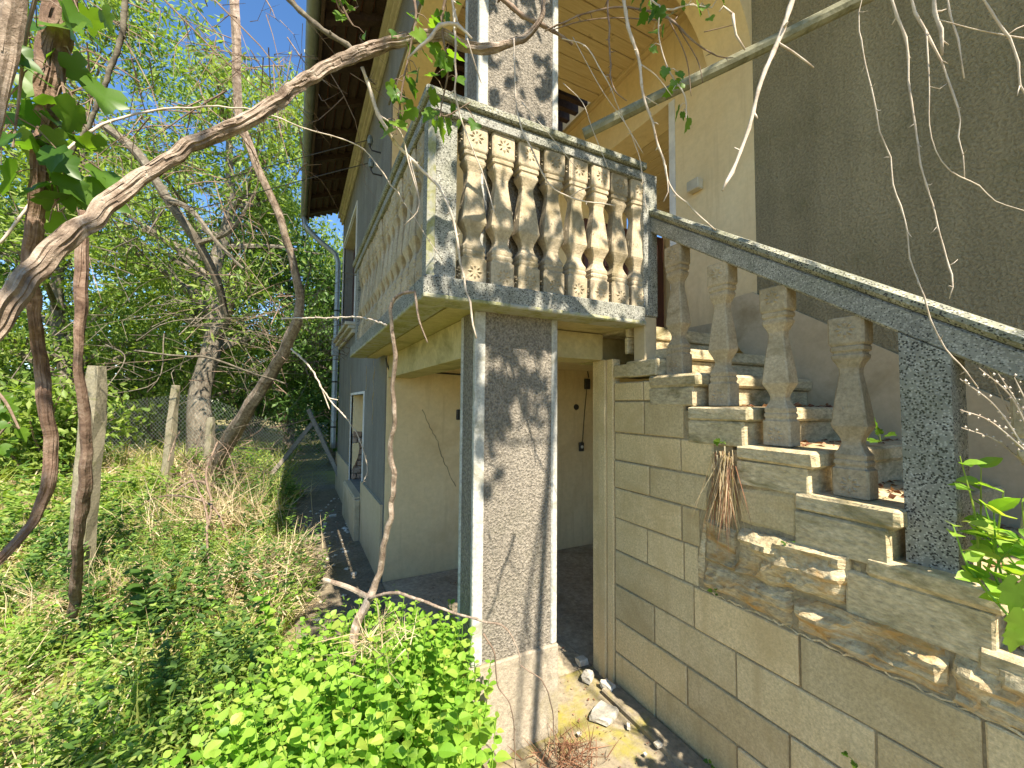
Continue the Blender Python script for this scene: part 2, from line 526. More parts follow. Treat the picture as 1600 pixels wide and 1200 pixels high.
# ------------------------------------------------------------------ ground
def ground_axis(lo, hi, fine_lo, fine_hi, fine, coarse_ratio=1.35):
    a = list(np.arange(fine_lo, fine_hi + 1e-6, fine))
    st = fine
    while a[-1] < hi:
        st *= coarse_ratio; a.append(min(hi, a[-1] + st))
    st = fine
    while a[0] > lo:
        st *= coarse_ratio; a.insert(0, max(lo, a[0] - st))
    return a


gx = ground_axis(-260, 260, -4.0, 3.0, 0.16)
gy = ground_axis(-260, 260, -1.0, 12.0, 0.18)
mb = MB()
mb.v = [(x, y, gz(x, y)) for y in gy for x in gx]
nx = len(gx)
mb.f = [(j * nx + i, j * nx + i + 1, (j + 1) * nx + i + 1, (j + 1) * nx + i) for j in range(len(gy) - 1) for i in range(nx - 1)]
ground = mb.build('ground', MT['soil'], smooth=True)
tag(ground, kind='structure')

# trodden strip along the house and concrete apron by the stairs
mb = MB()
P = [(-0.05, 2.2), (0.72, 1.9), (0.72, 8.9), (-0.1, 8.9), (-0.28, 7.5), (-0.05, 6.0), (0.02, 4.5), (0.05, 3.2)]
mb.prism(P, 'z', -0.2, -0.012)
tag(mb.build('path', MT['path']), kind='structure')
mb = MB()
mb.box(0.725, 1.64, -1.6, 2.1, -0.2, -0.008)
tag(mb.build('pavement', MT['floor']), kind='structure')
mb = MB()
mb.box(0.725, 1.638, 2.102, 3.87, -0.2, -0.006)
tag(mb.build('porch_floor', MT['room_floor']), kind='structure')
mb = MB()
mb.box(1.53, 1.64, -1.6, 1.88, -0.2, 0.022, 0.008)
tag(mb.build('kerb', MT['floor']), kind='structure')

# ------------------------------------------------------------------ house
XH, YB, YE = 0.72, 3.9, 8.5          # left wall plane, porch back wall, far end
XW = 2.6                              # wall beside the stairs
house = empty('house', (2.6, 5.0, -0.05), 'two storey rendered old house with arched porch and wooden eaves behind the balcony', 'house')

# left wall with the two window openings
def wall_with_hole(mb, x0, x1, y0, y1, z0, z1, hy0, hy1, hz0, hz1):
    mb.box(x0, x1, y0, hy0, z0, z1)
    mb.box(x0, x1, hy1, y1, z0, z1)
    mb.box(x0, x1, hy0, hy1, z0, hz0)
    mb.box(x0, x1, hy0, hy1, hz1, z1)


mb = MB()
wall_with_hole(mb, XH, XH + 0.28, YB, YE, -0.3, 2.05, 5.2, 6.45, 0.48, 1.68)
lower_wall = mb.build('wall', MT['stucco_grey'], house)
mb = MB()
wall_with_hole(mb, XH, XH + 0.28, YB, YE, 2.05, 5.30, 6.35, 8.2, 2.72, 4.46)
mb.build('wall', MT['stucco_grey'], house)
mb = MB()
mb.box(XH + 0.28, 7.5, YE - 0.28, YE, -0.3, 5.3)
mb.build('wall', MT['stucco_grey'], house)
mb = MB()
mb.box(XH - 0.022, XH - 0.001, YB + 0.002, 5.19, -0.3, 0.66)
mb.box(XH - 0.022, XH - 0.001, 5.19, 6.46, -0.3, 0.42)
mb.box(XH - 0.022, XH - 0.001, 6.46, YE, -0.3, 0.66)
mb.box(XH - 0.085, XH - 0.024, 5.16, 6.49, -0.3, 0.45, 0.006)
mb.build('dado', MT['dado'], house)
# cracks in the render as thin raised seams of broken plaster
for (y, za, zb, am) in ((6.62, 0.7, 2.0, 0.03), (5.05, 1.7, 2.0, 0.02), (4.55, 1.35, 2.02, 0.04)):
    mb = MB()
    pts = []
    k = 16
    for i in range(k + 1):
        z = za + (zb - za) * i / k
        pts.append((XH - 0.001, y + am * math.sin(i * 1.3) + random.uniform(-am, am) * 0.6, z))
    mb.tube(pts, [random.uniform(0.003, 0.008) for _ in pts], 5)
    mb.build('crack', MT['mortar'], house)

# lower window: reveal, white edge, half walled up with bricks under broken plaster
mb = MB()
mb.box(XH - 0.012, XH + 0.02, 5.17, 5.2, 0.46, 1.71)
mb.box(XH - 0.012, XH + 0.02, 6.45, 6.48, 0.46, 1.71)
mb.box(XH - 0.012, XH + 0.02, 5.2, 6.45, 1.68, 1.71)
window = mb.build('window', MT['white_paint'], house)
mb = MB()
mb.box(XH + 0.24, XH + 0.275, 5.2, 6.45, 0.48, 1.68)
mb.build('shutter', MT['dado'], window)
mb = MB()
mb.box(XH + 0.021, XH + 0.238, 6.405, 6.449, 1.13, 1.679)
mb.prism([(XH + 0.021, 0.62), (XH + 0.021, 0.99), (XH + 0.10, 1.0), (XH + 0.115, 0.93), (XH + 0.10, 0.80), (XH + 0.06, 0.70)], 'y', 6.385, 6.40)
mb.build('plaster', MT['cream'], window)
z = 0.482
row = 0
while z < 1.10:
    h = random.uniform(0.075, 0.10)
    xs = [XH + 0.022, XH + (0.15 if row % 2 else 0.09), XH + 0.236]
    for a, b_ in zip(xs[:-1], xs[1:]):
        mb = MB()
        mb.box(a + 0.004, b_ - 0.004, 6.404 - random.uniform(0, 0.022), 6.448, z + 0.005, z + h - 0.004, 0.010, 0.005)
        mb.build('brick', MT['brick'], window)
    z += h; row += 1
mb = MB()
mb.box(XH - 0.08, XH + 0.238, 5.205, 6.38, 0.452, 0.478, 0.006)
mb.build('sill', MT['dado'], window)

# upper window with ochre reveal and moulded sill
mb = MB()
mb.box(XH - 0.015, XH + 0.02, 6.31, 6.35, 2.7, 4.5)
mb.box(XH - 0.015, XH + 0.02, 8.2, 8.24, 2.7, 4.5)
mb.box(XH - 0.015, XH + 0.02, 6.35, 8.2, 4.46, 4.5)
uwin = mb.build('window', MT['white_paint'], house)
mb = MB()
mb.box(XH + 0.005, XH + 0.26, 6.352, 8.198, 4.42, 4.458)
mb.build('head', MT['ochre_paint'], uwin)
mb = MB()
for (a, b_) in ((6.36, 6.44), (7.22, 7.32), (8.1, 8.19)):
    mb.box(XH + 0.16, XH + 0.24, a, b_, 2.74, 4.40)
mb.box(XH + 0.16, XH + 0.24, 6.44, 8.1, 2.74, 2.84)
mb.box(XH + 0.16, XH + 0.24, 6.44, 8.1, 4.32, 4.40)
mb.build('frame', MT['door_wood'], uwin)
mb = MB()
mb.box(XH + 0.19, XH + 0.2, 6.44, 8.1, 2.84, 4.32)
gl = mb.build('pane', mat_plain('dusty_glass', (0.03, 0.035, 0.035), 0.15), uwin)
mb = MB()
for k, (dx, z0, z1) in enumerate(((0.14, 2.66, 2.71), (0.10, 2.61, 2.657), (0.05, 2.55, 2.607))):
    mb.box(XH - dx, XH - 0.002, 6.2, 8.35, z0, z1, 0.008)
mb.build('sill', MT['ochre_paint'], uwin)

# cornice under the eaves: stepped mouldings
mb = MB()
for (dx, z0, z1) in ((0.035, 4.98, 5.03), (0.065, 5.033, 5.07), (0.05, 5.073, 5.10), (0.10, 5.103, 5.16)):
    mb.box(XH - dx, XH - 0.001, 1.7, YE + 0.05, z0, z1, 0.006)
mb.build('cornice', MT['ochre_paint'], house)

# porch back walls, cream plastered
mb = MB()
mb.box(XH + 0.012, 3.6, YB - 0.02, YB - 0.001, -0.3, 2.0)
mb.build('plaster', MT['cream'], house)
mb = MB()
mb.box(XH + 0.28, 3.6, YB, YB + 0.25, -0.3, 5.3)
mb.build('wall', MT['cream'], house)
mb = MB()
mb.box(XH + 0.012, 2.6, YB - 0.02, YB - 0.001, 2.1, 4.95)
mb.build('plaster', MT['cream'], house)
# crack across the lower back wall
mb = MB()
ck = [on(660, 640, 1, YB - 0.021), on(672, 668, 1, YB - 0.021), on(684, 690, 1, YB - 0.021), on(690, 712, 1, YB - 0.021), on(700, 735, 1, YB - 0.021), on(712, 760, 1, YB - 0.021)]
pts, rr = crom(ck, [0.004] * 6, 0.03)
pts = [p + Vector((random.uniform(-.006, .006), 0, random.uniform(-.006, .006))) for p in pts]
mb.tube(pts, [random.uniform(0.002, 0.006) for _ in pts], 5)
mb.build('crack', MT['mortar'], house)
# room wall deeper under the landing
mb = MB()
mb.box(3.35, 3.6, 1.0, YB - 0.03, -0.3, 1.98)
mb.build('wall', MT['cream'], house)
mb = MB()
mb.box(1.642, 3.35, 1.98, YB - 0.03, -0.2, -0.004)
mb.build('room_floor', MT['room_floor'], house)
# beams under the balcony
mb = MB()
mb.box(0.74, 0.95, 1.962, YB - 0.022, 1.80, 1.996)
mb.build('beam', MT['cream_olive'], house)
mb = MB()
mb.box(0.952, 1.640, 1.99, 2.22, 1.84, 1.994)
mb.build('beam', MT['cream_olive'], house)
mb = MB()
mb.box(1.70, 3.34, 2.09, 2.30, 1.84, 1.994)
mb.build('beam', MT['cream_olive'], house)
mb = MB()
mb.box(0.952, 3.34, 2.302, YB - 0.022, 1.955, 1.99)
mb.build('porch_ceiling', MT['cream'], house)

# landing on top of the stairs
mb = MB()
mb.box(1.648, 3.6, 1.80, YB - 0.022, 1.992, 2.03)
mb.build('landing', MT['step'], house)

# dark wall beside the stairs and its sloping smooth dado
mb = MB()
mb.box(XW, XW + 0.3, -3.2, 1.635, -0.3, 6.4)
mb.build('wall', MT['stucco_dark'], house)
mb = MB()
mb.prism([(1.82, 2.031), (1.82, 2.29), (1.66, 2.30), (-1.9, -0.05), (-1.9, -0.3), (-0.4, -0.3), (1.0, 1.0)], 'x', XW - 0.016, XW - 0.001)
mb.build('dado', MT['dado'], house)
# arch between column and dark wall (springs at about 3.85)
mb = MB()
xa, xb, zs, rz, rx = 1.17, XW, 3.83, 0.62, 0.62
prof = []
n = 14
for i in range(n + 1):
    a = math.pi / 2 * i / n
    prof.append((xb - rx + rx * math.cos(a), zs + rz * math.sin(a)))
for i in range(n + 1):
    a = math.pi / 2 + math.pi / 2 * i / n
    prof.append((xa + 0.4 + 0.4 * math.cos(a), zs + rz * math.sin(a)))
poly = [(xb, zs)] + prof[1:] + [(xa, zs)]
# intrados shell and spandrel as strips of quads
A0, A1 = 1.637, 1.955
for i in range(len(poly) - 1):
    p, q = poly[i], poly[i + 1]
    vs = [(p[0], A0, p[1]), (q[0], A0, q[1]), (q[0], A1, q[1]), (p[0], A1, p[1]),
          (p[0], A0, 5.3), (q[0], A0, 5.3), (q[0], A1, 5.3), (p[0], A1, 5.3)]
    mb.add(vs, [(0, 3, 2, 1), (0, 1, 5, 4), (3, 7, 6, 2), (4, 5, 6, 7)])
arch = mb.build('arch', MT['cream'], house)
mb = MB()
mb.box(XW + 0.001, XW + 0.25, 1.637, 2.27, 2.03, 5.3)
mb.build('jamb', MT['cream'], house)
mb = MB()
mb.box(XW - 0.013, XW, 1.823, 2.27, 2.031, 2.15)
mb.build('skirting', MT['dado'], house)
mb = MB()
mb.box(XW - 0.06, XW - 0.0005, 2.02, 2.12, 3.15, 3.23, 0.006)
mb.build('switch_box', MT['ochre_paint'], house)
# right wall of the porch above the doorway
mb = MB()
mb.box(XW + 0.001, XW + 0.25, 2.27, YB - 0.022, 4.0, 4.62)
mb.build('lintel', MT['cream'], house)
mb = MB()
mb.box(XW - 0.002, XW + 0.02, 2.272, 2.33, 2.035, 3.998)
mb.box(XW + 0.06, XW + 0.12, 2.29, 2.32, 2.035, 3.998)
mb.build('door_frame', MT['white_paint'], house)
mb = MB()
mb.box(XW + 0.022, XW + 0.055, 2.275, 2.31, 2.035, 3.995)
mb.build('door_gap', MT['door_wood'], house)
# vestibule: plank ceiling running along it, dark door at the end
k = 0
x = XW + 0.26
while x < 4.2:
    mb = MB()
    mb.box(x, x + 0.114, 2.272, YB - 0.03, 4.005 + 0.004 * (k % 2), 4.03, 0.004)
    mb.build('plank', MT['plank_y'], house)
    x += 0.118; k += 1
mb = MB()
mb.box(4.2, 4.4, 2.0, YB, 2.0, 4.6)
mb.build('wall', MT['cream'], house)
mb = MB()
mb.box(2.90, 4.15, YB - 0.075, YB - 0.0225, 2.035, 3.72, 0.004)
door = mb.build('door', MT['door_wood'], house)
mb = MB()
for i in range(2):
    for j in range(3):
        mb.box(3.0 + i * 0.58, 3.46 + i * 0.58, YB - 0.095, YB - 0.077, 2.15 + j * 0.52, 2.56 + j * 0.52, 0.008)
mb.build('door_panel', MT['door_wood'], door)
# porch ceiling of boards across, broken off at the back
y = 1.958
k = 0
while y < 3.17:
    w = 0.118
    mb = MB()
    mb.box(0.98, XW - 0.05, y, y + w - 0.006, 4.585 + 0.005 * (k % 2), 4.61, 0.004)
    mb.build('plank', MT['plank'], house)
    y += w; k += 1
mb = MB()
mb.box(XW - 0.05, XW, 1.958, YB - 0.022, 4.56, 4.61, 0.004)
mb.build('edge_board', MT['plank_y'], house)
mb = MB()
mb.box(XH + 0.001, 0.975, 1.96, YB - 0.0205, 4.40, 4.97)
mb.build('side_beam', MT['cream'], house)
mb = MB()
mb.box(XH - 0.018, XH - 0.0005, 1.75, YB + 0.1, 4.42, 4.975)
mb.build('side_render', MT['stucco_grey'], house)
# dark rafters above the hole
for k in range(5):
    mb = MB()
    yy = 3.22 + k * 0.16
    mb.box(0.98, XW, yy, yy + 0.06, 4.66 + 0.012 * k, 4.78 + 0.012 * k, 0.004)
    mb.build('rafter', MT['dark_wood'], house)
mb = MB()
mb.box(0.98, XW, 1.96, YB - 0.03, 4.86, 4.88)
mb.box(0.98, XW, YB - 0.06, YB - 0.035, 4.60, 4.85)  # dark board added at the back to deepen the shade in the ceiling hole
mb.build('attic_boards_and_shade_board', MT['dark_wood'], house)

# roofs: eave boards, rafters, tiles and gutter
def roofz(x): return 5.02 + (x - 0.12) * 0.42


mb = MB()
mb.prism([(0.13, 5.10), (3.9, roofz(3.9) + 0.08), (3.9, roofz(3.9) + 0.13), (0.13, 5.15)], 'y', 1.42, 8.75)
roof = mb.build('roof', MT['tile'], house)
mb = MB()
mb.prism([(2.18, 5.52), (6.5, 7.36), (6.5, 7.41), (2.18, 5.57)], 'y', -3.6, 1.40)
mb.build('roof', MT['tile'], house)
y = 1.5
while y < 8.72:
    mb = MB()
    mb.prism([(0.14, 5.00), (1.4, roofz(1.4) - 0.02), (1.4, roofz(1.4) + 0.07), (0.14, 5.09)], 'y', y, y + 0.07)
    mb.build('rafter', MT['dark_wood'], roof)
    y += 0.62
k = 0
x = 0.13
while x < 0.74:
    mb = MB()
    z0 = roofz(x) + 0.062
    mb.box(x, x + 0.085, 1.44, 8.73, z0, z0 + 0.018)
    mb.build('batten', MT['dark_wood'], roof)
    x += 0.105
mb = MB()
mb.box(0.10, 0.128, 1.42, 8.75, 4.97, 5.12)
mb.build('fascia', MT['dark_wood'], roof)
# half-round gutter
mb = MB()
gc, gr = (0.045, 5.06), 0.062
ring = []
for i in range(13):
    a = math.pi + math.pi * i / 12
    ring.append((gc[0] + gr * math.cos(a), gc[1] + gr * math.sin(a)))
for i in range(12, -1, -1):
    a = math.pi + math.pi * i / 12
    ring.append((gc[0] + (gr - 0.006) * math.cos(a), gc[1] + (gr - 0.006) * math.sin(a)))
mb.prism(ring, 'y', 1.40, 8.72)
gut = mb.build('gutter', MT['gutter'], house)
mb = MB()
yy = 1.8
while yy < 8.7:
    pts = [(gc[0] + (gr + 0.006) * math.cos(math.pi + math.pi * i / 10), yy, gc[1] + (gr + 0.006) * math.sin(math.pi + math.pi * i / 10)) for i in range(11)]
    mb.tube(pts, [0.006] * 11, 5)
    yy += 0.9
mb.build('bracket', MT['gutter'], gut)
# downpipe
mb = MB()
pts, rr = crom([(0.05, 8.56, 5.0), (0.05, 8.56, 4.86), (0.30, 8.56, 4.62), (0.60, 8.56, 4.40), (0.645, 8.56, 4.25), (0.645, 8.56, 2.6), (0.645, 8.56, 0.72)], [0.048] * 7, 0.12)
mb.tube(pts, rr, 10)
dp = mb.build('downpipe', MT['pipe'], house, smooth=True)
mb = MB()
mb.box(0.575, 0.70, 8.49, 8.62, 2.45, 2.78, 0.012)
mb.build('hopper', MT['pipe'], dp)
for zz in (1.1, 1.95, 3.3):
    mb = MB()
    mb.tube([(0.645, 8.56, zz), (0.645, 8.56, zz + 0.03)], [0.055, 0.055], 10)
    mb.build('clamp', MT['black'], dp)
# door frame strips at the foot of the stairs
for (y0, y1, dx) in ((1.90, 1.955, 0.0), (1.957, 2.02, 0.012), (2.022, 2.085, 0.002)):
    mb = MB()
    mb.box(1.640 - dx, 1.70, y0, y1, -0.1, 1.84, 0.005)
    mb.build('door_jamb', MT['block'], house)

# electrics on the back wall of the lower porch
def wallpt(px, py): return on(px, py, 1, YB - 0.03)


mb = MB()
c = wallpt(917, 600)
mb.box(c.x - 0.035, c.x + 0.035, YB - 0.055, YB - 0.021, c.z - 0.06, c.z + 0.06, 0.006)
jb = mb.build('junction_box', MT['black'], house)
mb = MB()
c = wallpt(901, 636)
mb.tube([(c.x, YB - 0.021, c.z), (c.x, YB - 0.034, c.z)], [0.034, 0.03], 12)
mb.build('wall_socket', MT['black'], house)
mb = MB()
c = wallpt(908, 698)
mb.box(c.x - 0.03, c.x + 0.03, YB - 0.05, YB - 0.021, c.z - 0.05, c.z + 0.05, 0.006)
sw = mb.build('switch', MT['black'], house)
mb = MB()
mb.tube([(c.x, YB - 0.05, c.z), (c.x, YB - 0.056, c.z)], [0.018, 0.015], 10)
mb.build('knob', MT['white_paint'], sw)
mb = MB()
pts, rr = crom([wallpt(880, 572), wallpt(898, 567), wallpt(915, 572), wallpt(920, 590)], [0.005] * 4, 0.05)
mb.tube(pts, rr, 5)
pts, rr = crom([wallpt(917, 606), wallpt(913, 650), wallpt(910, 694)], [0.004] * 3, 0.05)
mb.tube(pts, rr, 5)
mb.build('cable', MT['black'], house)
mb = MB()
c = wallpt(716, 648)
mb.box(c.x - 0.02, c.x + 0.02, YB - 0.05, YB - 0.021, c.z - 0.05, c.z + 0.05, 0.006)
mb.build('wall_box', MT['black'], house)
mb = MB()
pts, rr = crom([(0.71, 3.86, 1.98), (0.75, 3.86, 1.86), (0.9, 3.865, 1.83), (1.15, 3.865, 1.86), (1.6, 3.865, 1.85)], [0.008] * 5, 0.06)
mb.tube(pts, rr, 6)
mb.build('cable', MT['black'], house)

# ------------------------------------------------------------------ column
CX0, CX1, CY0, CY1 = 0.718, 1.165, 1.76, 1.956
column = empty('porch_column', (0.94, 1.86, -0.05), 'rough rendered porch column with whitewashed corner strips under the balcony corner', 'column')
def column_shaft(z0, z1):
    mb = MB()
    mb.box(CX0 + 0.008, CX1 - 0.008, CY0 + 0.008, CY1 - 0.008, z0, z1)
    mb.build('shaft', MT['stucco_col'], column)
    for (a, b_, c0, c1) in ((CX0, CX0 + 0.052, CY0, CY0 + 0.03), (CX1 - 0.032, CX1, CY0, CY0 + 0.03), (CX0 + 0.001, CX0 + 0.03, CY1 - 0.026, CY1), (CX1 - 0.03, CX1 - 0.001, CY1 - 0.026, CY1)):
        mb = MB()
        mb.box(a, b_, c0, c1, z0 + 0.001, z1 - 0.001, 0.005, 0.0015)
        mb.build('corner_strip', MT['trim'], column)


column_shaft(0.41, 1.998)
column_shaft(2.062, 4.99)
mb = MB()
mb.box(CX0 - 0.006, CX1 + 0.006, CY0 - 0.008, CY1 + 0.006, -0.3, 0.41, 0.006, 0.001)
mb.build('plinth', MT['plinth'], column)

# ------------------------------------------------------------------ baluster mesh
def baluster_mesh(mat):
    H = 0.70
    pr = [(0.0, .056), (.003, .060), (.108, .060), (.112, .053), (.120, .051), (.128, .055), (.138, .055), (.144, .050), (.152, .053), (.164, .053), (.170, .048),
          (.182, .041), (.198, .034), (.212, .032), (.228, .036), (.248, .046), (.264, .055), (.274, .059), (.284, .058), (.33, .053), (.40, .044), (.45, .036), (.478, .032),
          (.500, .033), (.518, .041), (.532, .049), (.538, .052), (.550, .053), (.554, .048), (.562, .048), (.568, .055), (.582, .056), (.586, .051), (.594, .058), (.600, .060), (.697, .060), (.70, .056)]
    bm = bmesh.new()
    rings = []
    for (z, w) in pr:
        w = w * 0.97
        d = w * 0.70
        ch = w * 0.12
        pts = [(-w, -d + ch), (-w + ch, -d), (w - ch, -d), (w, -d + ch), (w, d - ch), (w - ch, d), (-w + ch, d), (-w, d - ch)]
        rings.append([bm.verts.new((x, y, z)) for x, y in pts])
    for a, b_ in zip(rings[:-1], rings[1:]):
        for k in range(8):
            bm.faces.new((a[k], a[(k + 1) % 8], b_[(k + 1) % 8], b_[k]))
    bm.faces.new(rings[0][::-1]); bm.faces.new(rings[-1])
    # carved rosettes on both blocks and a leaf fan on the belly
    def petal(face, cu, cz, ang, r0, r1, w, off):
        ca, sa = math.cos(ang), math.sin(ang)
        q = [(r0, 0), ((r0 + r1) / 2, w), (r1, 0), ((r0 + r1) / 2, -w)]
        vs = []
        for (a, b_) in q + [((r0 + r1) / 2, 0)]:
            u = cu + a * ca - b_ * sa
            z = cz + a * sa + b_ * ca
            h = off - 0.001 if len(vs) < 4 else off + 0.0075
            vs.append(bm.verts.new({0: (u, -h, z), 1: (-h, u, z)}[face]))
        for k in range(4):
            bm.faces.new((vs[k], vs[(k + 1) % 4], vs[4]))
    for face in (0, 1):
        for cz in (0.050, 0.650):
            off = 0.0582 * (0.70 if face == 0 else 1.0)
            for k in range(8):
                petal(face, 0, cz, k * math.pi / 4, 0.008, 0.038 if face == 0 else 0.028, 0.0085 if face == 0 else 0.006, off)
        for a in (-0.7, -0.36, 0, 0.36, 0.7):
            zc = 0.30
            off = 0.0475 * (0.70 if face == 0 else 1.0)
            petal(face, 0, zc, math.pi / 2 + a, 0.012, 0.085 - abs(a) * 0.03, 0.006, off - 0.003)
    bmesh.ops.recalc_face_normals(bm, faces=bm.faces[:])
    me = bpy.data.meshes.new('baluster')
    bm.to_mesh(me); bm.free()
    me.materials.append(mat)
    return me


BAL = baluster_mesh(MT['baluster'])


def baluster(parent, x, y, z, rz=0.0, h=0.70):
    o = bpy.data.objects.new('baluster', BAL)
    COL.objects.link(o)
    o.parent = parent
    o.location = Vector((x, y, z)) - Vector(parent.location)
    o.rotation_euler = (random.uniform(-.008, .008), random.uniform(-.008, .008), rz + random.uniform(-.03, .03))
    k = 0.94 if parent.name.startswith('staircase') else 1.0
    o.scale = (k, k, h / 0.70)
    return o


# ------------------------------------------------------------------ balcony
balcony = empty('balcony', (0.95, 2.9, 2.0), 'terrazzo edged concrete balcony with a row of carved balusters', 'balcony')
SX0, SX1, SY0, SY1 = 0.443, 1.642, 1.64, 4.2
mb = MB()
mb.box(SX0, SX1, SY0, SY0 + 0.14, 2.005, 2.092, 0.004)
mb.box(SX0, SX0 + 0.14, SY0 + 0.142, SY1, 2.005, 2.092, 0.004)
mb.build('slab_edge', MT['terrazzo'], balcony)
mb = MB()
mb.box(SX0 - 0.002, SX1 + 0.004, SY0 - 0.004, SY0 + 0.138, 1.997, 2.016, 0.004, 0.0015)
mb.box(SX0 - 0.002, SX0 + 0.138, SY0 + 0.14, SY1, 1.997, 2.015, 0.004)
mb.build('drip_edge', MT['moss'], balcony)
mb = MB()
mb.box(SX0 + 0.15, SX1, SY0 + 0.15, YB - 0.022, 2.0, 2.06)
mb.box(SX0 + 0.15, XH - 0.03, YB - 0.02, SY1, 2.0, 2.06)
mb.build('floor_slab', MT['cream_olive'], balcony)
# corner post with mossy chamfer
mb = MB()
mb.prism([(0.50, 1.676), (0.588, 1.676), (0.588, 1.765), (0.468, 1.765), (0.468, 1.708)], 'z', 2.093, 2.792)
post = fix_normals(mb.build('post', MT['terrazzo'], balcony))
mb = MB()
for (p, q) in (((0.468, 1.708), (0.50, 1.676)),):
    d = Vector((q[0] - p[0], q[1] - p[1], 0)).normalized(); nn = Vector((d.y, -d.x, 0)) * 0.004
    a = Vector((p[0], p[1], 0)) + d * 0.004; b_ = Vector((q[0], q[1], 0)) - d * 0.004
    vs = []
    for z in (2.093, 2.79):
        for t in (a, b_, b_ + nn, a + nn):
            vs.append((t.x, t.y, z))
    mb.add(vs, [(0, 1, 2, 3), (4, 7, 6, 5), (0, 4, 5, 1), (1, 5, 6, 2), (2, 6, 7, 3), (3, 7, 4, 0)])
fix_normals(mb.build('chamfer', MT['moss'], post))
mb = MB()
mb.box(0.47, 0.575, 3.98, 4.09, 2.093, 2.792, 0.004)
mb.build('post', MT['terrazzo'], balcony)
# rails: fascia and cap, front and side
mb = MB()
mb.box(0.458, 1.648, 1.652, 1.755, 2.792, 2.842, 0.004)
hr = mb.build('handrail', MT['terrazzo'], balcony)
mb = MB()
mb.box(0.440, 1.66, 1.634, 1.772, 2.844, 2.886, 0.008, 0.001)
mb.build('rail_cap', MT['terrazzo_moss'], hr)
mb = MB()
mb.box(0.458, 0.562, 1.757, 4.16, 2.792, 2.842, 0.004)
hr2 = mb.build('handrail', MT['terrazzo'], balcony)
mb = MB()
mb.box(0.440, 0.580, 1.774, 4.16, 2.844, 2.886, 0.008)
mb.build('rail_cap', MT['terrazzo_moss'], hr2)
for i in range(8):
    baluster(balcony, 0.672 + i * 0.1375, 1.705, 2.092)
for i in range(15):
    baluster(balcony, 0.515, 1.86 + i * 0.146, 2.092, -math.pi / 2)

# ------------------------------------------------------------------ staircase
stairs = empty('staircase', (2.1, 0.4, -0.05), 'outdoor stone staircase with block side wall and carved baluster railing', 'staircase')
XS = 1.646
STEPS = [(1.318, 1.722), (1.076, 1.567), (0.836, 1.410), (0.610, 1.255), (0.395, 1.095), (0.155, 0.935), (-0.085, 0.775), (-0.325, 0.615), (-0.565, 0.455), (-0.805, 0.295), (-1.045, 0.135)]
# solid core, recessed behind the blocks
core = [(1.895, -0.2), (1.895, 1.83)]
core += [(1.60, 1.83)]
prevz = 1.83
for (y, z) in STEPS:
    core += [(y + 0.27, z - 0.02), (y + 0.03, z - 0.02)] if False else []
line = [(1.60, 1.70), (1.34, 1.70), (1.34, 1.545), (1.10, 1.545), (1.10, 1.385), (0.86, 1.385), (0.86, 1.23), (0.635, 1.23), (0.635, 1.07), (0.42, 1.07), (0.42, 0.91), (0.18, 0.91), (0.18, 0.75), (-0.06, 0.75), (-0.06, 0.59), (-0.3, 0.59), (-0.3, 0.43), (-0.54, 0.43), (-0.54, 0.27), (-0.78, 0.27), (-0.78, 0.11), (-1.02, 0.11), (-1.02, -0.2)]
core = [(1.895, -0.2), (1.895, 1.70)] + [(a + 0.06, b_) for (a, b_) in line]
mb = MB()
mb.prism(core, 'x', XS + 0.008, 2.58)
side = fix_normals(mb.build('side_wall', MT['mortar'], stairs))

# painted blocks, courses as read from the photo
ROWS = [0.0, 0.183, 0.367, 0.556, 0.745, 0.927, 1.098, 1.254, 1.412, 1.592, 1.70]
JOINT = {0: [1.599, 1.159, 0.73, 0.30, -0.13, -0.56], 1: [1.403, 0.95, 0.52, 0.09, -0.34], 2: [1.603, 1.159, 0.688, 0.25, -0.2], 3: [1.36, 0.907, 0.45, 0.02],
         4: [1.648, 1.417], 5: [1.426], 6: [1.627], 7: [1.426], 8: [1.66, 1.42], 9: [1.667]}
RIGHT_END = {0: -0.9, 1: -0.75, 2: -0.5, 3: -0.1, 4: 1.335, 5: 1.325, 6: 1.285, 7: 1.245, 8: 1.405, 9: 1.60}
G = 0.004
for r in range(10):
    edges = [1.895] + [j for j in JOINT[r] if j > RIGHT_END[r] + 0.03] + [RIGHT_END[r]]
    for a, b_ in zip(edges[:-1], edges[1:]):
        mb = MB()
        z0, z1 = ROWS[r] + G, ROWS[r + 1] - G
        if r == 3:
            z1 = 0.742
        if r == 0: z0 = -0.15
        d = random.uniform(-0.0035, 0.0025)
        mb.box(XS + d, XS + 0.06, b_ + G, a - G, z0, z1, 0.004, 0.0012)
        mb.build('block', MT['block'], side)
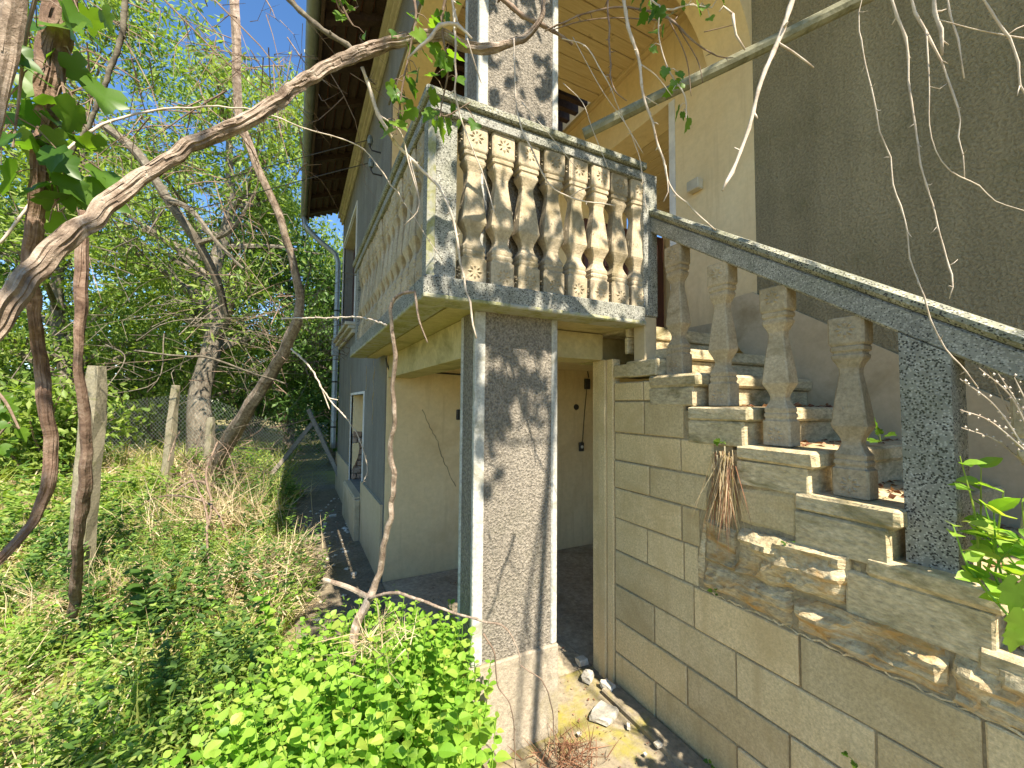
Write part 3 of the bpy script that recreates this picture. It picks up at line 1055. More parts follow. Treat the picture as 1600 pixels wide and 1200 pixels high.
# lone painted block under the third step
def quad_stone(name, mat, parent, c4, thick=0.10, pillow=0.012, rough=0.012, nu=14, nv=7, seed=0, x=XS, edge=0.012):
    """stone with the given four corners on the side plane (y, z), bulging and broken"""
    (a, b_, c, d) = [Vector((0, p[0], p[1])) for p in c4]       # bl, br, tr, tl
    vs = []; fs = []
    for j in range(nv + 1):
        for i in range(nu + 1):
            u, v = i / nu, j / nv
            p = (a * (1 - u) + b_ * u) * (1 - v) + (d * (1 - u) + c * u) * v
            e = min(u, 1 - u, 1.0) * (a - b_).length
            e2 = min(v, 1 - v) * (a - d).length
            ee = min(e, e2)
            bulge = pillow * (1 - math.exp(-ee / edge)) - 0.010 * math.exp(-ee / 0.006)
            nz = mnoise.fractal(Vector((p.y * 9 + seed, p.z * 16, seed)), 1.0, 2.0, 4) * rough
            st = mnoise.noise(Vector((p.y * 5 + seed, p.z * 34, seed + 4)))
            nz += rough * 0.6 * (1 if st > 0.12 else 0)
            jy = mnoise.noise(Vector((p.y * 14, p.z * 14, seed + 9))) * 0.007 if ee < 0.004 else 0
            jz = mnoise.noise(Vector((p.y * 11, p.z * 11, seed + 19))) * 0.012 if ee < 0.004 else 0
            vs.append((x - bulge - nz + 0.004, p.y + jy, p.z + jz))
    w = nu + 1
    for j in range(nv):
        for i in range(nu):
            fs.append((j * w + i, j * w + i + 1, (j + 1) * w + i + 1, (j + 1) * w + i))
    bd = [i for i in range(w)] + [j * w + nu for j in range(1, nv + 1)] + [nv * w + i for i in range(nu - 1, -1, -1)] + [j * w for j in range(nv - 1, 0, -1)]
    n0 = len(vs)
    for i in bd:
        vs.append((x + thick, vs[i][1], vs[i][2]))
    m = len(bd)
    for k in range(m):
        k2 = (k + 1) % m
        fs.append((bd[k2], bd[k], n0 + k, n0 + k2))
    fs.append(tuple(range(n0, n0 + m)))
    mb = MB(); mb.v = vs; mb.f = fs
    return fix_normals(mb.build(name, mat, parent))


def px4(*pts, x=XS):
    out = []
    for (px, py) in pts:
        p = on(px, py, 0, x)
        out.append((p.y, p.z))
    return out


# corners given bottom-left, bottom-right, top-right, top-left as seen
quad_stone('block', MT['block'], side, px4((1152, 818), (1246, 846), (1247, 768), (1149, 758)), 0.06, 0.002, 0.003, seed=1)
STONES = [
    (((1101, 876), (1150, 895), (1150, 828), (1101, 806)), 0.012, 0.012),
    (((1152, 896), (1326, 948), (1328, 866), (1152, 824)), 0.030, 0.022),
    (((1100, 916), (1237, 980), (1239, 926), (1101, 880)), 0.012, 0.018),
    (((1241, 982), (1480, 1096), (1482, 1002), (1241, 930)), 0.020, 0.022),
    (((1486, 1098), (1660, 1178), (1660, 1066), (1486, 1006)), 0.012, 0.018),
    (((1084, 905), (1100, 915), (1104, 800), (1100, 800)), 0.002, 0.006),
    (((1331, 954), (1346, 958), (1346, 880), (1331, 872)), 0.004, 0.010),
]
for k, (q, pil, ro) in enumerate(STONES):
    quad_stone('stone', MT['stone'], side, px4(*q), 0.10, pil, ro, 22, 10, seed=3.7 * k + 2)
# broken render edge along the top of the painted courses
mb = MB()
pts = []
yy = 1.33
while yy > -0.1:
    pts.append((XS + 0.004 + random.uniform(0, .006), yy, 0.746 + random.uniform(-0.007, 0.009)))
    yy -= random.uniform(0.006, 0.03)
mb.tube(pts, [random.uniform(0.0015, 0.006) for _ in pts], 5)
mb.build('render_edge', MT['block'], side)

# steps: stone nosing slab over a riser stone
XSTEP = XS - 0.012
def step_obj(y, z, run, seed, name='step'):
    mb = MB()
    mb.box(XSTEP, 2.583, y, y + run, z - 0.062, z, 0.010, 0.003)
    th = {0: 0.150, 1: 0.168, 2: 0.165, 3: 0.190, 4: 0.205}.get(seed, 0.157)
    if seed == 4: run = 0.36
    mb.box(XSTEP + 0.006, 2.583, y + 0.026, y + run, z - th, z - 0.064, 0.006, 0.003)
    o = mb.build(name, MT['step'], stairs)
    return o


step_obj(1.80, 2.029, 0.001 + 0.0, 0) if False else None
mb = MB(); mb.box(XSTEP + 0.01, 2.583, 1.775, 1.80, 1.955, 2.03, 0.006, 0.002); mb.box(XSTEP + 0.02, 2.583, 1.79, 1.815, 1.86, 1.953, 0.004)
mb.build('step', MT['step'], stairs)
mb = MB(); mb.box(XSTEP + 0.10, 2.583, 1.545, 1.80, 1.815, 1.876, 0.008, 0.003); mb.box(XSTEP + 0.006, 2.583, 1.57, 1.79, 1.725, 1.813, 0.006, 0.002)
mb.build('step', MT['step'], stairs)
for k, (y, z) in enumerate(STEPS):
    step_obj(y, z, 0.30, k)
mb = MB(); mb.box(XS - 0.006, 1.84, 1.60, 1.895, 1.728, 1.80, 0.006, 0.002)
mb.build('stone', MT['step'], side)

# newel at the top, post lower down, sloping rail
mb = MB()
mb.box(1.650, 1.750, 1.655, 1.75, 2.05, 2.842, 0.004)
mb.build('post', MT['terrazzo'], stairs)
mb = MB()
mb.box(1.656, 1.744, 1.660, 1.745, 1.80, 2.048, 0.004)
mb.build('post_foot', MT['dado'], stairs)
SL = 0.680
KX = 1.69 / 1.646
def railz(y): return 1.57 + KX * (1.632 + SL * (y / KX - 0.351) - 1.57)


def sloped(y0, y1, x0, x1, dz0, dz1, mat, name, parent):
    mb = MB()
    n = 14
    ch = 0.008 if dz0 < 0.05 else 0.016
    sec = [(x0, dz0 + ch), (x0 + ch, dz0), (x1 - ch, dz0), (x1, dz0 + ch), (x1, dz1 - ch), (x1 - ch, dz1), (x0 + ch, dz1), (x0, dz1 - ch)]
    for i in range(n + 1):
        y = y0 + (y1 - y0) * i / n
        for (x, dz) in sec:
            mb.v.append((x, y, railz(y) + dz))
    for i in range(n):
        for k in range(8):
            k2 = (k + 1) % 8
            mb.f.append((i * 8 + k, i * 8 + k2, (i + 1) * 8 + k2, (i + 1) * 8 + k))
    mb.f.append(tuple(range(8))); mb.f.append(tuple(n * 8 + k for k in range(8))[::-1])
    return fix_normals(mb.build(name, mat, parent))


srail = sloped(1.652, -0.75, 1.698, 1.805, 0.0, 0.088, MT['terrazzo'], 'handrail', stairs)
sloped(1.652, -0.76, 1.684, 1.820, 0.090, 0.140, MT['terrazzo_moss'], 'rail_cap', srail)
mb = MB()
mb.prism([(0.497, 1.00), (0.497, railz(0.497) + 0.001), (0.614, railz(0.614) + 0.001), (0.614, 1.00)], 'x', 1.695, 1.802)
fix_normals(mb.build('post', MT['terrazzo'], stairs))
for (y, z) in ((1.475, 1.724), (1.232, 1.569), (0.985, 1.412), (0.745, 1.257), (0.33, 0.937), (0.08, 0.777), (-0.16, 0.617), (-0.4, 0.457)):
    y *= KX
    hh = min(0.74, railz(y - 0.05) + 0.012 - z)
    baluster(stairs, 1.745, y, z, -math.pi / 2, hh)

# ------------------------------------------------------------------ leaf clouds
def np_mesh(name, verts, loops, starts, totals, mat, parent=None):
    me = bpy.data.meshes.new(name)
    me.vertices.add(len(verts)); me.vertices.foreach_set('co', np.asarray(verts, dtype=np.float32).ravel())
    me.loops.add(len(loops)); me.loops.foreach_set('vertex_index', np.asarray(loops, dtype=np.int32))
    me.polygons.add(len(starts))
    me.polygons.foreach_set('loop_start', np.asarray(starts, dtype=np.int32))
    me.polygons.foreach_set('loop_total', np.asarray(totals, dtype=np.int32))
    me.update(calc_edges=True)
    me.materials.append(mat)
    o = bpy.data.objects.new(name, me)
    COL.objects.link(o)
    if parent is not None: o.parent = parent
    return o


def unit(a):
    return a / np.maximum(np.linalg.norm(a, axis=1, keepdims=True), 1e-9)


def rand_dirs(n, up=0.0):
    d = RNG.normal(size=(n, 3)); d[:, 2] += up
    return unit(d)


def leaf_cloud(name, pos, along, normal, length, width, mat, parent=None, shape='diamond', fold=0.25, droop=0.0):
    """every leaf a small folded face of its own; pos is the leaf base in parent space"""
    n = len(pos)
    a = unit(along)
    nn = unit(normal - a * (normal * a).sum(1, keepdims=True))
    s = np.cross(a, nn)
    L = length[:, None]; W = width[:, None]
    if shape == 'diamond':
        prof = [(0, 0, 0), (0.45, 0.5, fold), (1, 0, -droop), (0.45, -0.5, fold)]
        faces = [(0, 1, 2), (0, 2, 3)]
    elif shape == 'ovate':
        prof = [(0, 0, 0), (0.22, 0.40, fold * .8), (0.5, 0.5, fold), (0.8, 0.26, fold * .4), (1, 0, -droop),
                (0.8, -0.26, fold * .4), (0.5, -0.5, fold), (0.22, -0.40, fold * .8), (0.45, 0, 0), ]
        faces = [(0, 1, 2, 8), (8, 2, 3, 4), (0, 8, 6, 7), (8, 4, 5, 6)]
    elif shape == 'blade':
        prof = [(0, 0.5, 0), (0, -0.5, 0), (0.5, -0.4, 0.0), (0.5, 0.4, 0.0), (1.0, 0, -droop)]
        faces = [(0, 1, 2, 3), (3, 2, 4)]
    k = len(prof)
    V = np.empty((n, k, 3), dtype=np.float32)
    for i, (u, w, h) in enumerate(prof):
        V[:, i] = pos + a * (L * u) + s * (W * w) + nn * (W * h if shape != 'blade' else L * h)
    base = (np.arange(n) * k)[:, None]
    loops = np.concatenate([base + np.array(f)[None, :] for f in faces], axis=1).ravel()
    per = [len(f) for f in faces]
    totals = np.tile(per, n)
    starts = np.concatenate([[0], np.cumsum(totals)[:-1]])
    return np_mesh(name, V.reshape(-1, 3), loops, starts, totals, mat, parent)


# ------------------------------------------------------------------ trees
def tree(name, base, height, spread, label, mat_l, nclust, per, leaf=(0.15, 0.05), trunk_r=0.14, crown_lo=0.25, lean=(0, 0), seed=1,
         mat_t=None, group=None, bend=None, sig=0.34, cat='tree', gap=0.0):
    global RNG
    RNG = np.random.default_rng(seed)
    rnd = random.Random(seed)
    base = Vector(base)
    t = empty(name, base, label, cat, group)
    mt = mat_t or MT['trunk']
    top = Vector((lean[0], lean[1], height * 0.86))
    tp = [Vector((0, 0, -0.3)), Vector((0.03, 0, 0.3))]
    k = 6
    for i in range(1, k + 1):
        f = i / k
        tp.append(top * f + Vector((rnd.uniform(-.18, .18), rnd.uniform(-.18, .18), 0)) * (1 if i < k else 0.4))
    tr = [trunk_r * 1.5, trunk_r * 1.15] + [trunk_r * (1 - 0.83 * i / k) for i in range(1, k + 1)]
    pts, rr = crom([p + base for p in tp], tr, 0.18)
    mb = MB(); mb.tube(pts, rr, 10, 0.16, 6, seed)
    mb.build('trunk', mt, t, smooth=True)
    # limbs
    mb = MB()
    tips = []
    nl = 26
    for i in range(nl):
        f = crown_lo + (0.98 - crown_lo) * (i + rnd.random()) / nl
        idx = min(len(pts) - 1, int(f * (len(pts) - 1)))
        s0 = pts[idx]
        az = rnd.uniform(0, 2 * math.pi)
        prof = math.sin(math.pi * min(1, 0.18 + 0.75 * (f - crown_lo) / (1 - crown_lo)))
        ln = spread * (0.55 + 0.45 * rnd.random()) * (0.35 + 0.65 * prof)
        up = rnd.uniform(0.1, 0.7)
        d = Vector((math.cos(az), math.sin(az), up)).normalized()
        e = s0 + d * ln
        mid = s0 + d * ln * 0.5 + Vector((rnd.uniform(-.2, .2), rnd.uniform(-.2, .2), rnd.uniform(0, .35))) * ln * 0.3
        lp, lr = crom([s0, mid, e], [rr[idx] * 0.55 + 0.006, rr[idx] * 0.32 + 0.005, 0.006], 0.25)
        mb.tube(lp, lr, 6, 0.1, 6, i)
        for q in range(5):
            j = rnd.randint(max(1, len(lp) // 3), len(lp) - 1)
            d2 = (d + Vector((rnd.uniform(-1, 1), rnd.uniform(-1, 1), rnd.uniform(-.5, .8)))).normalized()
            l2 = ln * rnd.uniform(0.25, 0.5)
            e2 = lp[j] + d2 * l2
            mb.tube([lp[j], lp[j] * 0.5 + e2 * 0.5 + Vector((0, 0, 0.05 * l2)), e2], [lr[j] * 0.6 + 0.003, lr[j] * 0.4 + 0.002, 0.003], 4)
            tips.append(e2); tips.append(lp[j] * 0.4 + e2 * 0.6)
        tips.append(e); tips.append(mid * 0.4 + e * 0.6)
    mb.build('limbs', mt, t)
    T = np.array([tuple(p - base) for p in tips])
    ci = RNG.integers(0, len(T), nclust)
    C = T[ci] + RNG.normal(size=(nclust, 3)) * sig * 0.9
    dens = RNG.random(nclust) ** 0.6
    cnt = np.maximum(3, (per * dens * 1.5)).astype(int)
    P = np.repeat(C, cnt, axis=0)
    n = len(P)
    sp = np.repeat(RNG.uniform(0.5, 1.2, nclust), cnt)[:, None]
    P = P + RNG.normal(size=(n, 3)) * np.array([sig, sig, sig * 0.6]) * sp * 0.75
    P = P[P[:, 2] > 0.15]; n = len(P)
    al = rand_dirs(n, -0.35)
    no = rand_dirs(n, 0.9)
    ln = RNG.uniform(0.65, 1.2, n) * leaf[0]
    wd = RNG.uniform(0.7, 1.2, n) * leaf[1]
    leaf_cloud('crown', P, al, no, ln, wd, mat_l, t, 'diamond', 0.2)
    return t


TREES = [
    # x, y, height, spread, label, mat, clusters, per, leaf, trunk_r, crown_lo, lean, seed
    ('broadleaf_tree', (-1.75, 10.9), 9.5, 3.0, 'tall light green tree with thick grey trunk beside the wire fence', 'leaf_tree', 620, 26, (0.17, 0.05), 0.24, 0.30, (0.3, 0.4), 21),
    ('broadleaf_tree', (-4.6, 12.6), 10.5, 3.4, 'airy light green tree at the left edge behind the concrete post', 'leaf_tree', 640, 26, (0.17, 0.05), 0.16, 0.16, (0.2, -.2), 22),
    ('broadleaf_tree', (-0.2, 15.5), 9.0, 3.0, 'pale green tree rising against the sky beside the eaves', 'leaf_tree', 520, 26, (0.19, 0.055), 0.15, 0.14, (-.2, 0), 23),
    ('broadleaf_tree', (-8.2, 14.0), 11.0, 3.6, 'pale leafy tree farthest left in the garden', 'leaf_tree', 620, 26, (0.19, 0.055), 0.18, 0.10, (0.3, 0), 24),
    ('broadleaf_tree', (0.95, 12.2), 6.2, 2.0, 'dark green tree just behind the far house corner and drainpipe', 'leaf_dark', 560, 30, (0.15, 0.06), 0.10, 0.22, (0, 0), 25),
    ('broadleaf_tree', (-3.2, 19.0), 7.5, 3.2, 'background tree filling the gap behind the thick grey trunk', 'leaf_tree', 560, 26, (0.24, 0.07), 0.2, 0.06, (0, 0), 26),
    ('broadleaf_tree', (-10.5, 21.0), 9.0, 4.0, 'distant tree behind the trees at the left edge', 'leaf_dark', 480, 26, (0.28, 0.085), 0.2, 0.05, (0, 0), 27),
    ('broadleaf_tree', (2.6, 20.0), 8.5, 3.2, 'distant dark green tree showing between fence and drainpipe', 'leaf_dark', 480, 26, (0.24, 0.08), 0.18, 0.05, (0, 0), 28),
]
for (nm, (x, y), h, sp, lab, ml, nc, per, lf, tr, lo, ln, sd) in TREES:
    tree(nm, (x, y, gz(x, y)), h, sp, lab, MT[ml], int(nc * 1.2), int(per * 1.15), lf, tr, lo, ln, sd)


def shrub(x, y, h, r, label, mat, n, leaf, seed, name='shrub', group=None):
    global RNG
    RNG = np.random.default_rng(seed)
    rnd = random.Random(seed)
    b = Vector((x, y, gz(x, y)))
    t = empty(name, b, label, 'shrub', group)
    mb = MB()
    tips = []
    for i in range(22):
        az = rnd.uniform(0, 6.28); sp = r * rnd.uniform(0.2, 1.0)
        e = b + Vector((math.cos(az) * sp, math.sin(az) * sp, h * rnd.uniform(0.45, 1.0)))
        s0 = b + Vector((rnd.uniform(-.15, .15), rnd.uniform(-.15, .15), -0.1))
        m = s0.lerp(e, 0.5) + Vector((rnd.uniform(-.2, .2), rnd.uniform(-.2, .2), 0.1 * h))
        pts, rr = crom([s0, m, e], [0.022, 0.014, 0.004], 0.2)
        mb.tube(pts, rr, 5)
        for p in pts[len(pts) // 4:]:
            tips.append(tuple(p - b))
    mb.build('stems', MT['twig_dark'], t)
    T = np.array(tips)
    nc = n // 18
    C = T[RNG.integers(0, len(T), nc)] + RNG.normal(size=(nc, 3)) * 0.16 * r
    P = np.repeat(C, 18, axis=0) + RNG.normal(size=(nc * 18, 3)) * 0.13 * r
    P = P[P[:, 2] > 0.02]
    m = len(P)
    leaf_cloud('foliage', P, rand_dirs(m, -0.2), rand_dirs(m, 0.9), RNG.uniform(.7, 1.2, m) * leaf[0], RNG.uniform(.7, 1.2, m) * leaf[1], mat, t, 'diamond', 0.2)
    return t


SH = [(-6.6, 12.4, 3.0, 1.5, 'bright bush at the left edge behind the fence', 'leaf_tree'),
      (-4.2, 15.2, 3.4, 1.8, 'leafy bush behind the tall concrete post', 'leaf_dark'),
      (-2.9, 13.6, 2.6, 1.4, 'low bush between the two concrete posts', 'leaf_tree'),
      (-0.4, 23.0, 4.0, 2.4, 'rounded bush seen far off through the wire fence', 'leaf_dark'),
      (-8.8, 17.5, 4.0, 2.2, 'deep green bush in the far left background', 'leaf_dark'),
      (-1.6, 19.5, 3.6, 2.2, 'far bush closing the view behind the lawn', 'leaf_dark'),
      (-5.8, 19.0, 4.0, 2.4, 'far bush behind the airy tree', 'leaf_dark'),
      (1.6, 16.0, 3.4, 1.8, 'far bush just left of the drainpipe', 'leaf_dark'),
      (-12.5, 17.0, 4.2, 2.6, 'bush at the far left end of the hedge', 'leaf_dark'),
      (-5.6, 8.9, 2.2, 1.2, 'leafy bush left of the tall concrete post', 'leaf_tree'),
      (-3.6, 9.6, 1.7, 1.0, 'small tangled bush behind the tall concrete post', 'leaf_tree')]
for k, (x, y, h, r, lab, ml) in enumerate(SH):
    shrub(x, y, h, r, lab, MT[ml], 4300, (0.14, 0.065), 60 + k)
# a wood closes the horizon
RNG = np.random.default_rng(5)
nb = 26000
ang = RNG.uniform(-1.1, 1.35, nb)
rad = RNG.uniform(32, 46, nb)
P = np.stack([np.sin(ang) * rad, np.cos(ang) * rad, RNG.random(nb) ** 0.8 * (6.5 + 2.5 * np.sin(ang * 17) + 1.5 * np.sin(ang * 41))], axis=1)
wood = leaf_cloud('distant_wood', P, rand_dirs(nb, -.2), rand_dirs(nb, .6), RNG.uniform(.5, 1.0, nb), RNG.uniform(.25, .45, nb), MT['leaf_dark'], None, 'diamond', .2)
tag(wood, 'distant wood closing the horizon behind the garden trees', 'wood', kind='stuff')

# ------------------------------------------------------------------ fence and posts
FA, FB = at(-60, 690, 8.3), at(512, 690, 8.1)
FA.z = gz(FA.x, FA.y); FB.z = gz(FB.x, FB.y)
fence = empty('wire_fence', (FA + FB) / 2, 'rusty chain link fence across the back of the garden', 'fence')
d = (FB - FA); d.z = 0; L = d.length; d.normalize()
mb = MB()
hF = 1.25; dx = 0.075
nw = int((L + hF) / dx)
for sgn in (1, -1):
    for i in range(nw):
        s0 = i * dx - (hF if sgn > 0 else 0)
        a0, a1 = s0, s0 + hF * sgn * 1.0
        if sgn < 0: a0, a1 = s0, s0 - hF
        # clip to 0..L
        def clampseg(a0, a1):
            z0, z1 = 0.0, hF
            out = []
            for (a, z) in ((a0, z0), (a1, z1)):
                out.append((a, z))
            (pa, pz), (qa, qz) = out
            def cut(limit, pa, pz, qa, qz):
                t = (limit - pa) / (qa - pa)
                return limit, pz + (qz - pz) * t
            for lim, cmp in ((0, lambda v: v < 0), (L, lambda v: v > L)):
                if cmp(pa) and cmp(qa): return None
                if cmp(pa): pa, pz = cut(lim, pa, pz, qa, qz)
                elif cmp(qa): qa, qz = cut(lim, qa, qz, pa, pz)
            return pa, pz, qa, qz
        c = clampseg(a0, a1)
        if c is None: continue
        pa, pz, qa, qz = c
        sag = lambda a: 0.06 * math.sin(a * 1.7)
        p = FA + d * pa; q = FA + d * qa
        p = Vector((p.x, p.y, gz(p.x, p.y) + pz + sag(pa) * pz)); q = Vector((q.x, q.y, gz(q.x, q.y) + qz + sag(qa) * qz))
        m = (p + q) / 2 + Vector((0, 0.004 * sgn, 0))
        mb.tube([p, m, q], [0.0028] * 3, 3, cap=False)
wm = mb.build('wire_mesh', MT['gutter'], fence)
wm['kind'] = 'stuff'


def concrete_post(top, bot, wtop, label):
    t = Vector(bot)
    mb = MB()
    top = Vector(top); bot = Vector(bot)
    ax = (top - bot).normalized()
    u = RIGHT - ax * RIGHT.dot(ax); u.normalize(); w = ax.cross(u)
    n = 10
    for i in range(n + 1):
        f = i / n
        c = bot - ax * 0.3 + (top - bot + ax * 0.3) * f
        h = wtop * (1.12 - 0.12 * f) / 2 * (0.8 if i == n else 1)
        for (a, b_) in ((-1, -.75), (-.75, -1), (.75, -1), (1, -.75), (1, .75), (.75, 1), (-.75, 1), (-1, .75)):
            j = 0.008
            mb.v.append(tuple(c + u * (a * h + random.uniform(-j, j)) + w * (b_ * h + random.uniform(-j, j))))
    for i in range(n):
        for k in range(8):
            k2 = (k + 1) % 8
            mb.f.append((i * 8 + k, i * 8 + k2, (i + 1) * 8 + k2, (i + 1) * 8 + k))
    mb.f.append(tuple(range(8))[::-1]); mb.f.append(tuple(n * 8 + k for k in range(8)))
    o = fix_normals(mb.build('fence_post', MT['concrete']))
    return tag(o, label, 'post', 'old concrete fence posts')


b0 = on(122, 925, 2, gz(-1.6, 5.0)); concrete_post(at(152, 572, (b0 - EYE).dot(FWD)), b0, 0.125, 'tall mossy concrete fence post in front of the left trees')
b0 = at(257, 772, 6.6); concrete_post(at(275, 602, 6.6), b0, 0.105, 'smaller leaning concrete post in the middle of the garden')
b0 = at(324, 735, 8.0); concrete_post(at(330, 652, 8.0), b0, 0.11, 'short post at the foot of the thick grey trunk')


def plank_between(p, q, w, th, label, mat='grey_wood'):
    p, q = Vector(p), Vector(q)
    ax = (q - p).normalized()
    u = ax.cross(FWD).normalized(); v = ax.cross(u)
    mb = MB(); vs = []
    n = 6
    for i in range(n + 1):
        c = p.lerp(q, i / n) + u * random.uniform(-.006, .006)
        for (a, b_) in ((-1, -1), (1, -1), (1, 1), (-1, 1)):
            vs.append(tuple(c + u * a * w / 2 + v * b_ * th / 2))
    fs = []
    for i in range(n):
        for k in range(4):
            k2 = (k + 1) % 4
            fs.append((i * 4 + k, i * 4 + k2, (i + 1) * 4 + k2, (i + 1) * 4 + k))
    fs += [(3, 2, 1, 0), tuple(n * 4 + k for k in range(4))]
    mb.add(vs, fs)
    return tag(fix_normals(mb.build('plank', MT[mat])), label, 'plank')


plank_between(at(424, 742, 7.7), at(488, 662, 7.9), 0.075, 0.03, 'weathered plank leaning up from the grass by the wire fence')
plank_between(at(540, 765, 7.4), at(482, 640, 7.9), 0.07, 0.035, 'grey board propped slantwise against the far house corner')

# ------------------------------------------------------------------ vines and branches
def vine(name, path, label, mat, cat='vine', rough=0.22, seg=12, step=0.02, gnarl=0.004, strips=0, group=None, seed=1, extra=None, nodes=0.0, parent=None):
    """path: (px, py, depth, width in px)"""
    rnd = random.Random(seed)
    pts = [at(a, b_, c) for (a, b_, c, w) in path]
    th = 0.57 if seg < 10 else 1.0
    rad = [w * th / FPX * c / 2 for (a, b_, c, w) in path]
    P, R_ = crom(pts, rad, step)
    P = [p + Vector((mnoise.noise(Vector((i * .21, seed, 0))), mnoise.noise(Vector((i * .21, seed, 7))), mnoise.noise(Vector((i * .21, seed, 14))))) * (gnarl if seg >= 10 else gnarl * 0.25) for i, p in enumerate(P)]
    if seg < 10:
        kp = max(2, int(0.055 / step)); off = Vector((0, 0, 0)); nxt = Vector((0, 0, 0)); amp = 0.0022 + max(R_) * 0.3
        Q = []
        for i, p in enumerate(P):
            if i % kp == 0:
                off = nxt; nxt = Vector((rnd.uniform(-1, 1), rnd.uniform(-1, 1), rnd.uniform(-1, 1))) * amp
            Q.append(p + off.lerp(nxt, (i % kp) / kp))
        P = Q
        R_ = [r * (1.28 if i % kp == 0 else 1.0) for i, r in enumerate(R_)]
    if nodes:
        R_ = [r * (1 + (nodes if i % 9 == 0 else 0)) for i, r in enumerate(R_)]
    mb = MB()
    mb.tube(P, R_, seg, rough, 7, seed * 1.7)
    # peeling strips of bark
    for k in range(strips):
        i0 = rnd.randint(0, max(0, len(P) - 14)); ln = rnd.randint(6, 13)
        a0 = rnd.uniform(0, 6.28)
        vs = []
        for i in range(i0, min(len(P), i0 + ln)):
            t = (P[min(i + 1, len(P) - 1)] - P[max(i - 1, 0)]).normalized()
            u = t.orthogonal().normalized(); w = t.cross(u)
            f = (i - i0) / ln
            r = R_[i] * (1.04 + 0.55 * max(0, f - 0.45) ** 1.5)
            for da in (-0.16, 0.16):
                a = a0 + da * (1 - 0.6 * f) + f * 0.3
                vs.append(tuple(P[i] + (u * math.cos(a) + w * math.sin(a)) * r))
        m = len(vs) // 2
        mb.add(vs, [(2 * i, 2 * i + 1, 2 * i + 3, 2 * i + 2) for i in range(m - 1)])
    if seg < 10 and step <= 0.03:
        kp = max(2, int(0.055 / step))
        for i in range(kp, len(P) - 1, kp):
            if rnd.random() < 0.7:
                l = rnd.uniform(0.006, 0.022)
                dv = Vector((rnd.uniform(-1, 1), rnd.uniform(-1, 1), rnd.uniform(-1, .6))).normalized() * l
                mb.tube([P[i], P[i] + dv * .6, P[i] + dv + Vector((0, 0, rnd.uniform(-.004, .004)))], [R_[i] * .6, R_[i] * .5, R_[i] * .22], 5)
    for e in (extra or []):
        ep = [at(a, b_, c) for (a, b_, c, w) in e]
        er = [w * th / FPX * c / 2 for (a, b_, c, w) in e]
        p2, r2 = crom(ep, er, step)
        mb.tube(p2, r2, max(5, seg - 4), rough, 7, seed)
    if parent is not None:
        return mb.build(name, mat, parent, smooth=False)
    o = mb.build(name, mat, None, smooth=(seg < 10))
    return tag(o, label, cat, group)


vine('vine_trunk', [(-60, 575, .70, 32.6), (10, 480, .74, 29.6), (70, 402, .80, 26.6), (150, 335, .88, 22.9), (230, 272, .96, 20.7), (310, 222, 1.04, 19.2), (380, 192, 1.10, 18.5), (440, 152, 1.18, 18.5), (500, 112, 1.25, 17), (560, 84, 1.32, 16.3), (620, 66, 1.38, 14.8), (690, 54, 1.42, 14.8), (722, 72, 1.44, 14.8), (762, 76, 1.46, 12.6), (820, 58, 1.50, 8.9), (846, 25, 1.50, 6.7), (852, -20, 1.5, 5.9)],
     'thick shaggy vine trunk running diagonally from the left edge to the balcony top', MT['vine'], rough=0.42, seg=28, step=0.010, gnarl=0.006, strips=150, seed=2)
vine('vine_trunk', [(100, -30, .95, 30.6), (88, 60, .95, 30.6), (76, 150, .95, 25.5), (66, 250, .95, 21.2), (55, 340, .98, 17.8), (48, 420, 1.0, 17), (55, 500, 1.05, 13.6), (66, 580, 1.1, 14.4), (72, 640, 1.1, 15.3), (80, 700, 1.12, 14.4), (74, 765, 1.12, 14.4), (40, 830, 1.1, 14.4), (-15, 890, 1.05, 14.4)],
     'dark stem curving down the left side past the tall concrete post', MT['vine_dark'], rough=0.42, seg=24, step=0.012, gnarl=0.010, strips=80, seed=3)
vine('vine_trunk', [(20, -30, .72, 34), (12, 60, .72, 30), (0, 130, .72, 26), (-22, 220, .72, 24)],
     'pale stem cut by the upper left corner of the picture', MT['vine'], rough=0.3, seg=16, step=0.014, strips=14, seed=4)
vine('vine_trunk', [(129, 330, 2.1, 10), (129, 400, 2.1, 14), (128, 470, 2.1, 15), (122, 560, 2.1, 12), (132, 640, 2.15, 14), (136, 700, 2.2, 14), (130, 765, 2.25, 15), (122, 860, 2.4, 14), (116, 960, 2.7, 12)],
     'straight reddish vine stem in front of the tall concrete post', MT['vine_dark'], rough=0.3, seg=12, step=0.03, gnarl=0.01, strips=30, seed=5)
vine('leaning_trunk', [(366, -20, 4.4, 13), (369, 70, 4.4, 13), (371, 170, 4.5, 11), (394, 240, 4.6, 11), (428, 320, 4.8, 11), (455, 400, 5.0, 11), (469, 470, 5.2, 13), (461, 512, 5.4, 15), (430, 572, 5.9, 17), (388, 640, 6.4, 20), (350, 700, 7.0, 24), (335, 740, 7.3, 26)],
     'reddish bare trunk leaning left behind the long diagonal vine', MT['vine'], cat='trunk', rough=0.22, seg=12, step=0.08, gnarl=0.03, strips=26, seed=6)
vine('dead_branch', [(200, -20, 1.8, 12), (190, 60, 1.8, 12), (165, 130, 1.8, 11), (140, 190, 1.8, 10), (110, 250, 1.8, 8), (95, 320, 1.8, 6)],
     'grey bare branch slanting down at upper left beside the shaggy stem', MT['lichen'], cat='branch', rough=0.15, seg=8, seed=7)
